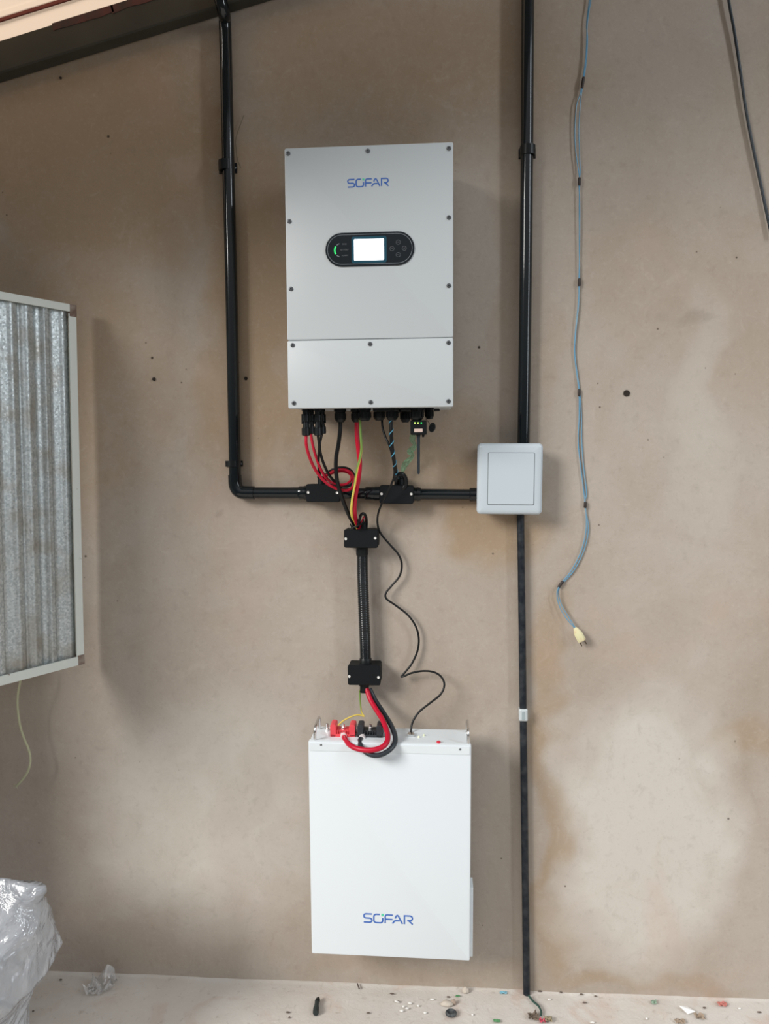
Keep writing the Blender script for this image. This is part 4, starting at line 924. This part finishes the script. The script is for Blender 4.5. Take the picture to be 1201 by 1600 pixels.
# black connector piece
a, b = pf(493, 1583, .006), pf(495, 1566, .006); cn = thing('connector_offcut', 'small black plastic plug piece lying on the floor below the battery left side', 'connector', Vector((a.x, a.y, 0)))
FX = Frame((a.x, a.y, .006), (1, 0, 0), (b-a).normalized()); L_ = (b-a).length
m = MB(); m.lathe(a, b, [(0, .0062), (.1, .0068), (.5, .0064), (.52, .0052), (1, .0048)], 12); m.build('body', mat('dark_green_black_plastic', (.018,.028,.028), .5), cn)
m = MB(); e2 = b + (b-a).normalized()*.016 + Vector((.003, 0, 0)); m.lathe(b, e2, [(0, .0050), (.2, .0060), (.7, .0045), (1, .0015)], 8); m.build('tip', blackm, cn)
m = MB(); a, b = pf(558, 1537, .004), pf(561, 1545, .002); b.y = min(b.y, -.004); a.y = min(a.y, -.004); m.tube([a, b], .0016, 6); tag(m.build('twig', mat('dark_twig', (.08,.06,.05), .8)), 'short dark twig at the foot of the wall below the battery', 'twig')
c = pf(1073, 1580); m = MB()
Q4 = [Vector((c.x+a, c.y+b, .0012+k)) for a, b, k in ((-.015, .009, .004), (.004, .011, .001), (.016, -.006, .003), (-.002, -.011, 0))]
m.rings([Q4, [q+Vector((0, 0, .0006)) for q in Q4]]); tag(m.build('paper_scrap', mat('white_paper', (.90,.90,.90), .7)), 'white paper scrap on the floor at the right', 'paper')
crumple('plastic_scrap', 1128, 1570, .020, .014, .005, mat('faded_red_film', (.55,.20,.17), .5), 'faded red plastic scrap at the foot of the wall at the right', 'scrap', 6, nx=8)
crumple('plastic_scrap', 786, 1552, .016, .008, .003, mat('blue_film', (.22,.50,.62), .5), 'light blue plastic scrap left of the foot of the thin pipe', 'scrap', 7, nx=8)
crumple('plastic_scrap', 1021, 1567, .012, .012, .004, mat('green_grey_film', (.25,.36,.27), .6), 'grey-green scrap on the floor left of the white paper', 'scrap', 8, nx=8)
crumple('plastic_scrap', 715, 1557, .010, .005, .002, mat('green_bit', (.10,.28,.12), .6), 'tiny green scrap below the right side of the battery', 'scrap', 9, nx=6)
crumple('plastic_scrap', 776, 1596, .014, .008, .003, mat('green_bit'), 'green scrap at the bottom edge between the grommet and the pipe', 'scrap', 12, nx=6)
crumple('dry_leaf', 833, 1590, .022, .018, .008, mat('brown_leaf', (.16,.12,.09), .8), 'dark crumpled dry leaf on the floor below the thin pipe', 'leaf', 13, nx=10)
crumple('wrapper_scrap', 847, 1597, .012, .010, .007, mat('pink_red_wrapper', (.60,.08,.13), .4), 'bright red wrapper scrap beside the dry leaf', 'scrap', 14, nx=8)
crumple('dry_leaf', 856, 1594, .016, .014, .007, mat('olive_leaf', (.30,.25,.16), .8), 'olive-brown dry leaf right of the red wrapper scrap', 'leaf', 15, nx=10)
crumple('dry_leaf', 1093, 1590, .020, .014, .005, mat('tan_leaf', (.36,.28,.21), .8), 'tan dry leaf below the white paper scrap', 'leaf', 16, nx=8)
crumple('dry_leaf', 1062, 1597, .020, .012, .005, mat('tan_leaf'), 'tan dry leaf at the bottom edge left of the white paper', 'leaf', 17, nx=8)
a = [pf(826, 1556, .004), pf(832, 1564, .003), pf(841, 1572, .004), pf(845, 1580, .003), pf(845, 1586, .003)]
for p in a: p.y = min(p.y, -.006)
m = MB(); m.tube(smoothpath(a, 6), .0024, 8); tag(m.build('wire_end', mat('dark_green_wire', (.03,.075,.06), .5)), 'dark green wire end coming out at the foot of the thin pipe', 'wire')
# screw holes left in the plaster
hole_m = mat('hole_dark', (.02,.014,.01), .9); rim_m = mat('hole_rim', (.16,.12,.09), .9)
for i, (x, y, r, l) in enumerate(((240.5,592.5,.0034,'small drilled hole in the wall left of the left conduit'),(384,591.5,.0034,'small drilled hole in the wall right of the left conduit'),(978.5,614.5,.0060,'large drilled hole in the wall at the right of the blue wire'),(95,122,.0022,'tiny hole high on the wall under the roof beam'))):
    p = px(x, y); fr = Frame((p.x, 0, p.z)); m = MB(); prof_ = [(1.25, .0004), (1.0, .0021), (.85, .0006), (.8, .0004), (.0, .0003)]
    m.rings([[fr.pt(r*q*cos(2*pi*k/16)*(1+.1*sin(k*2.3)), r*q*sin(2*pi*k/16), n+.0018) for k in range(16)] for q, n in ((1.2, -.002), (1.05, .0004), (.9, .0002))]); m.mi = 0
    m.build('wall_hole', hole_m); bpy.data.objects[-1]
    ob = [o for o in COL.objects if o.name.startswith('wall_hole')][-1]; tag(ob, l, 'hole')
for o in bpy.data.objects:
    if 'o0' in o: del o['o0']
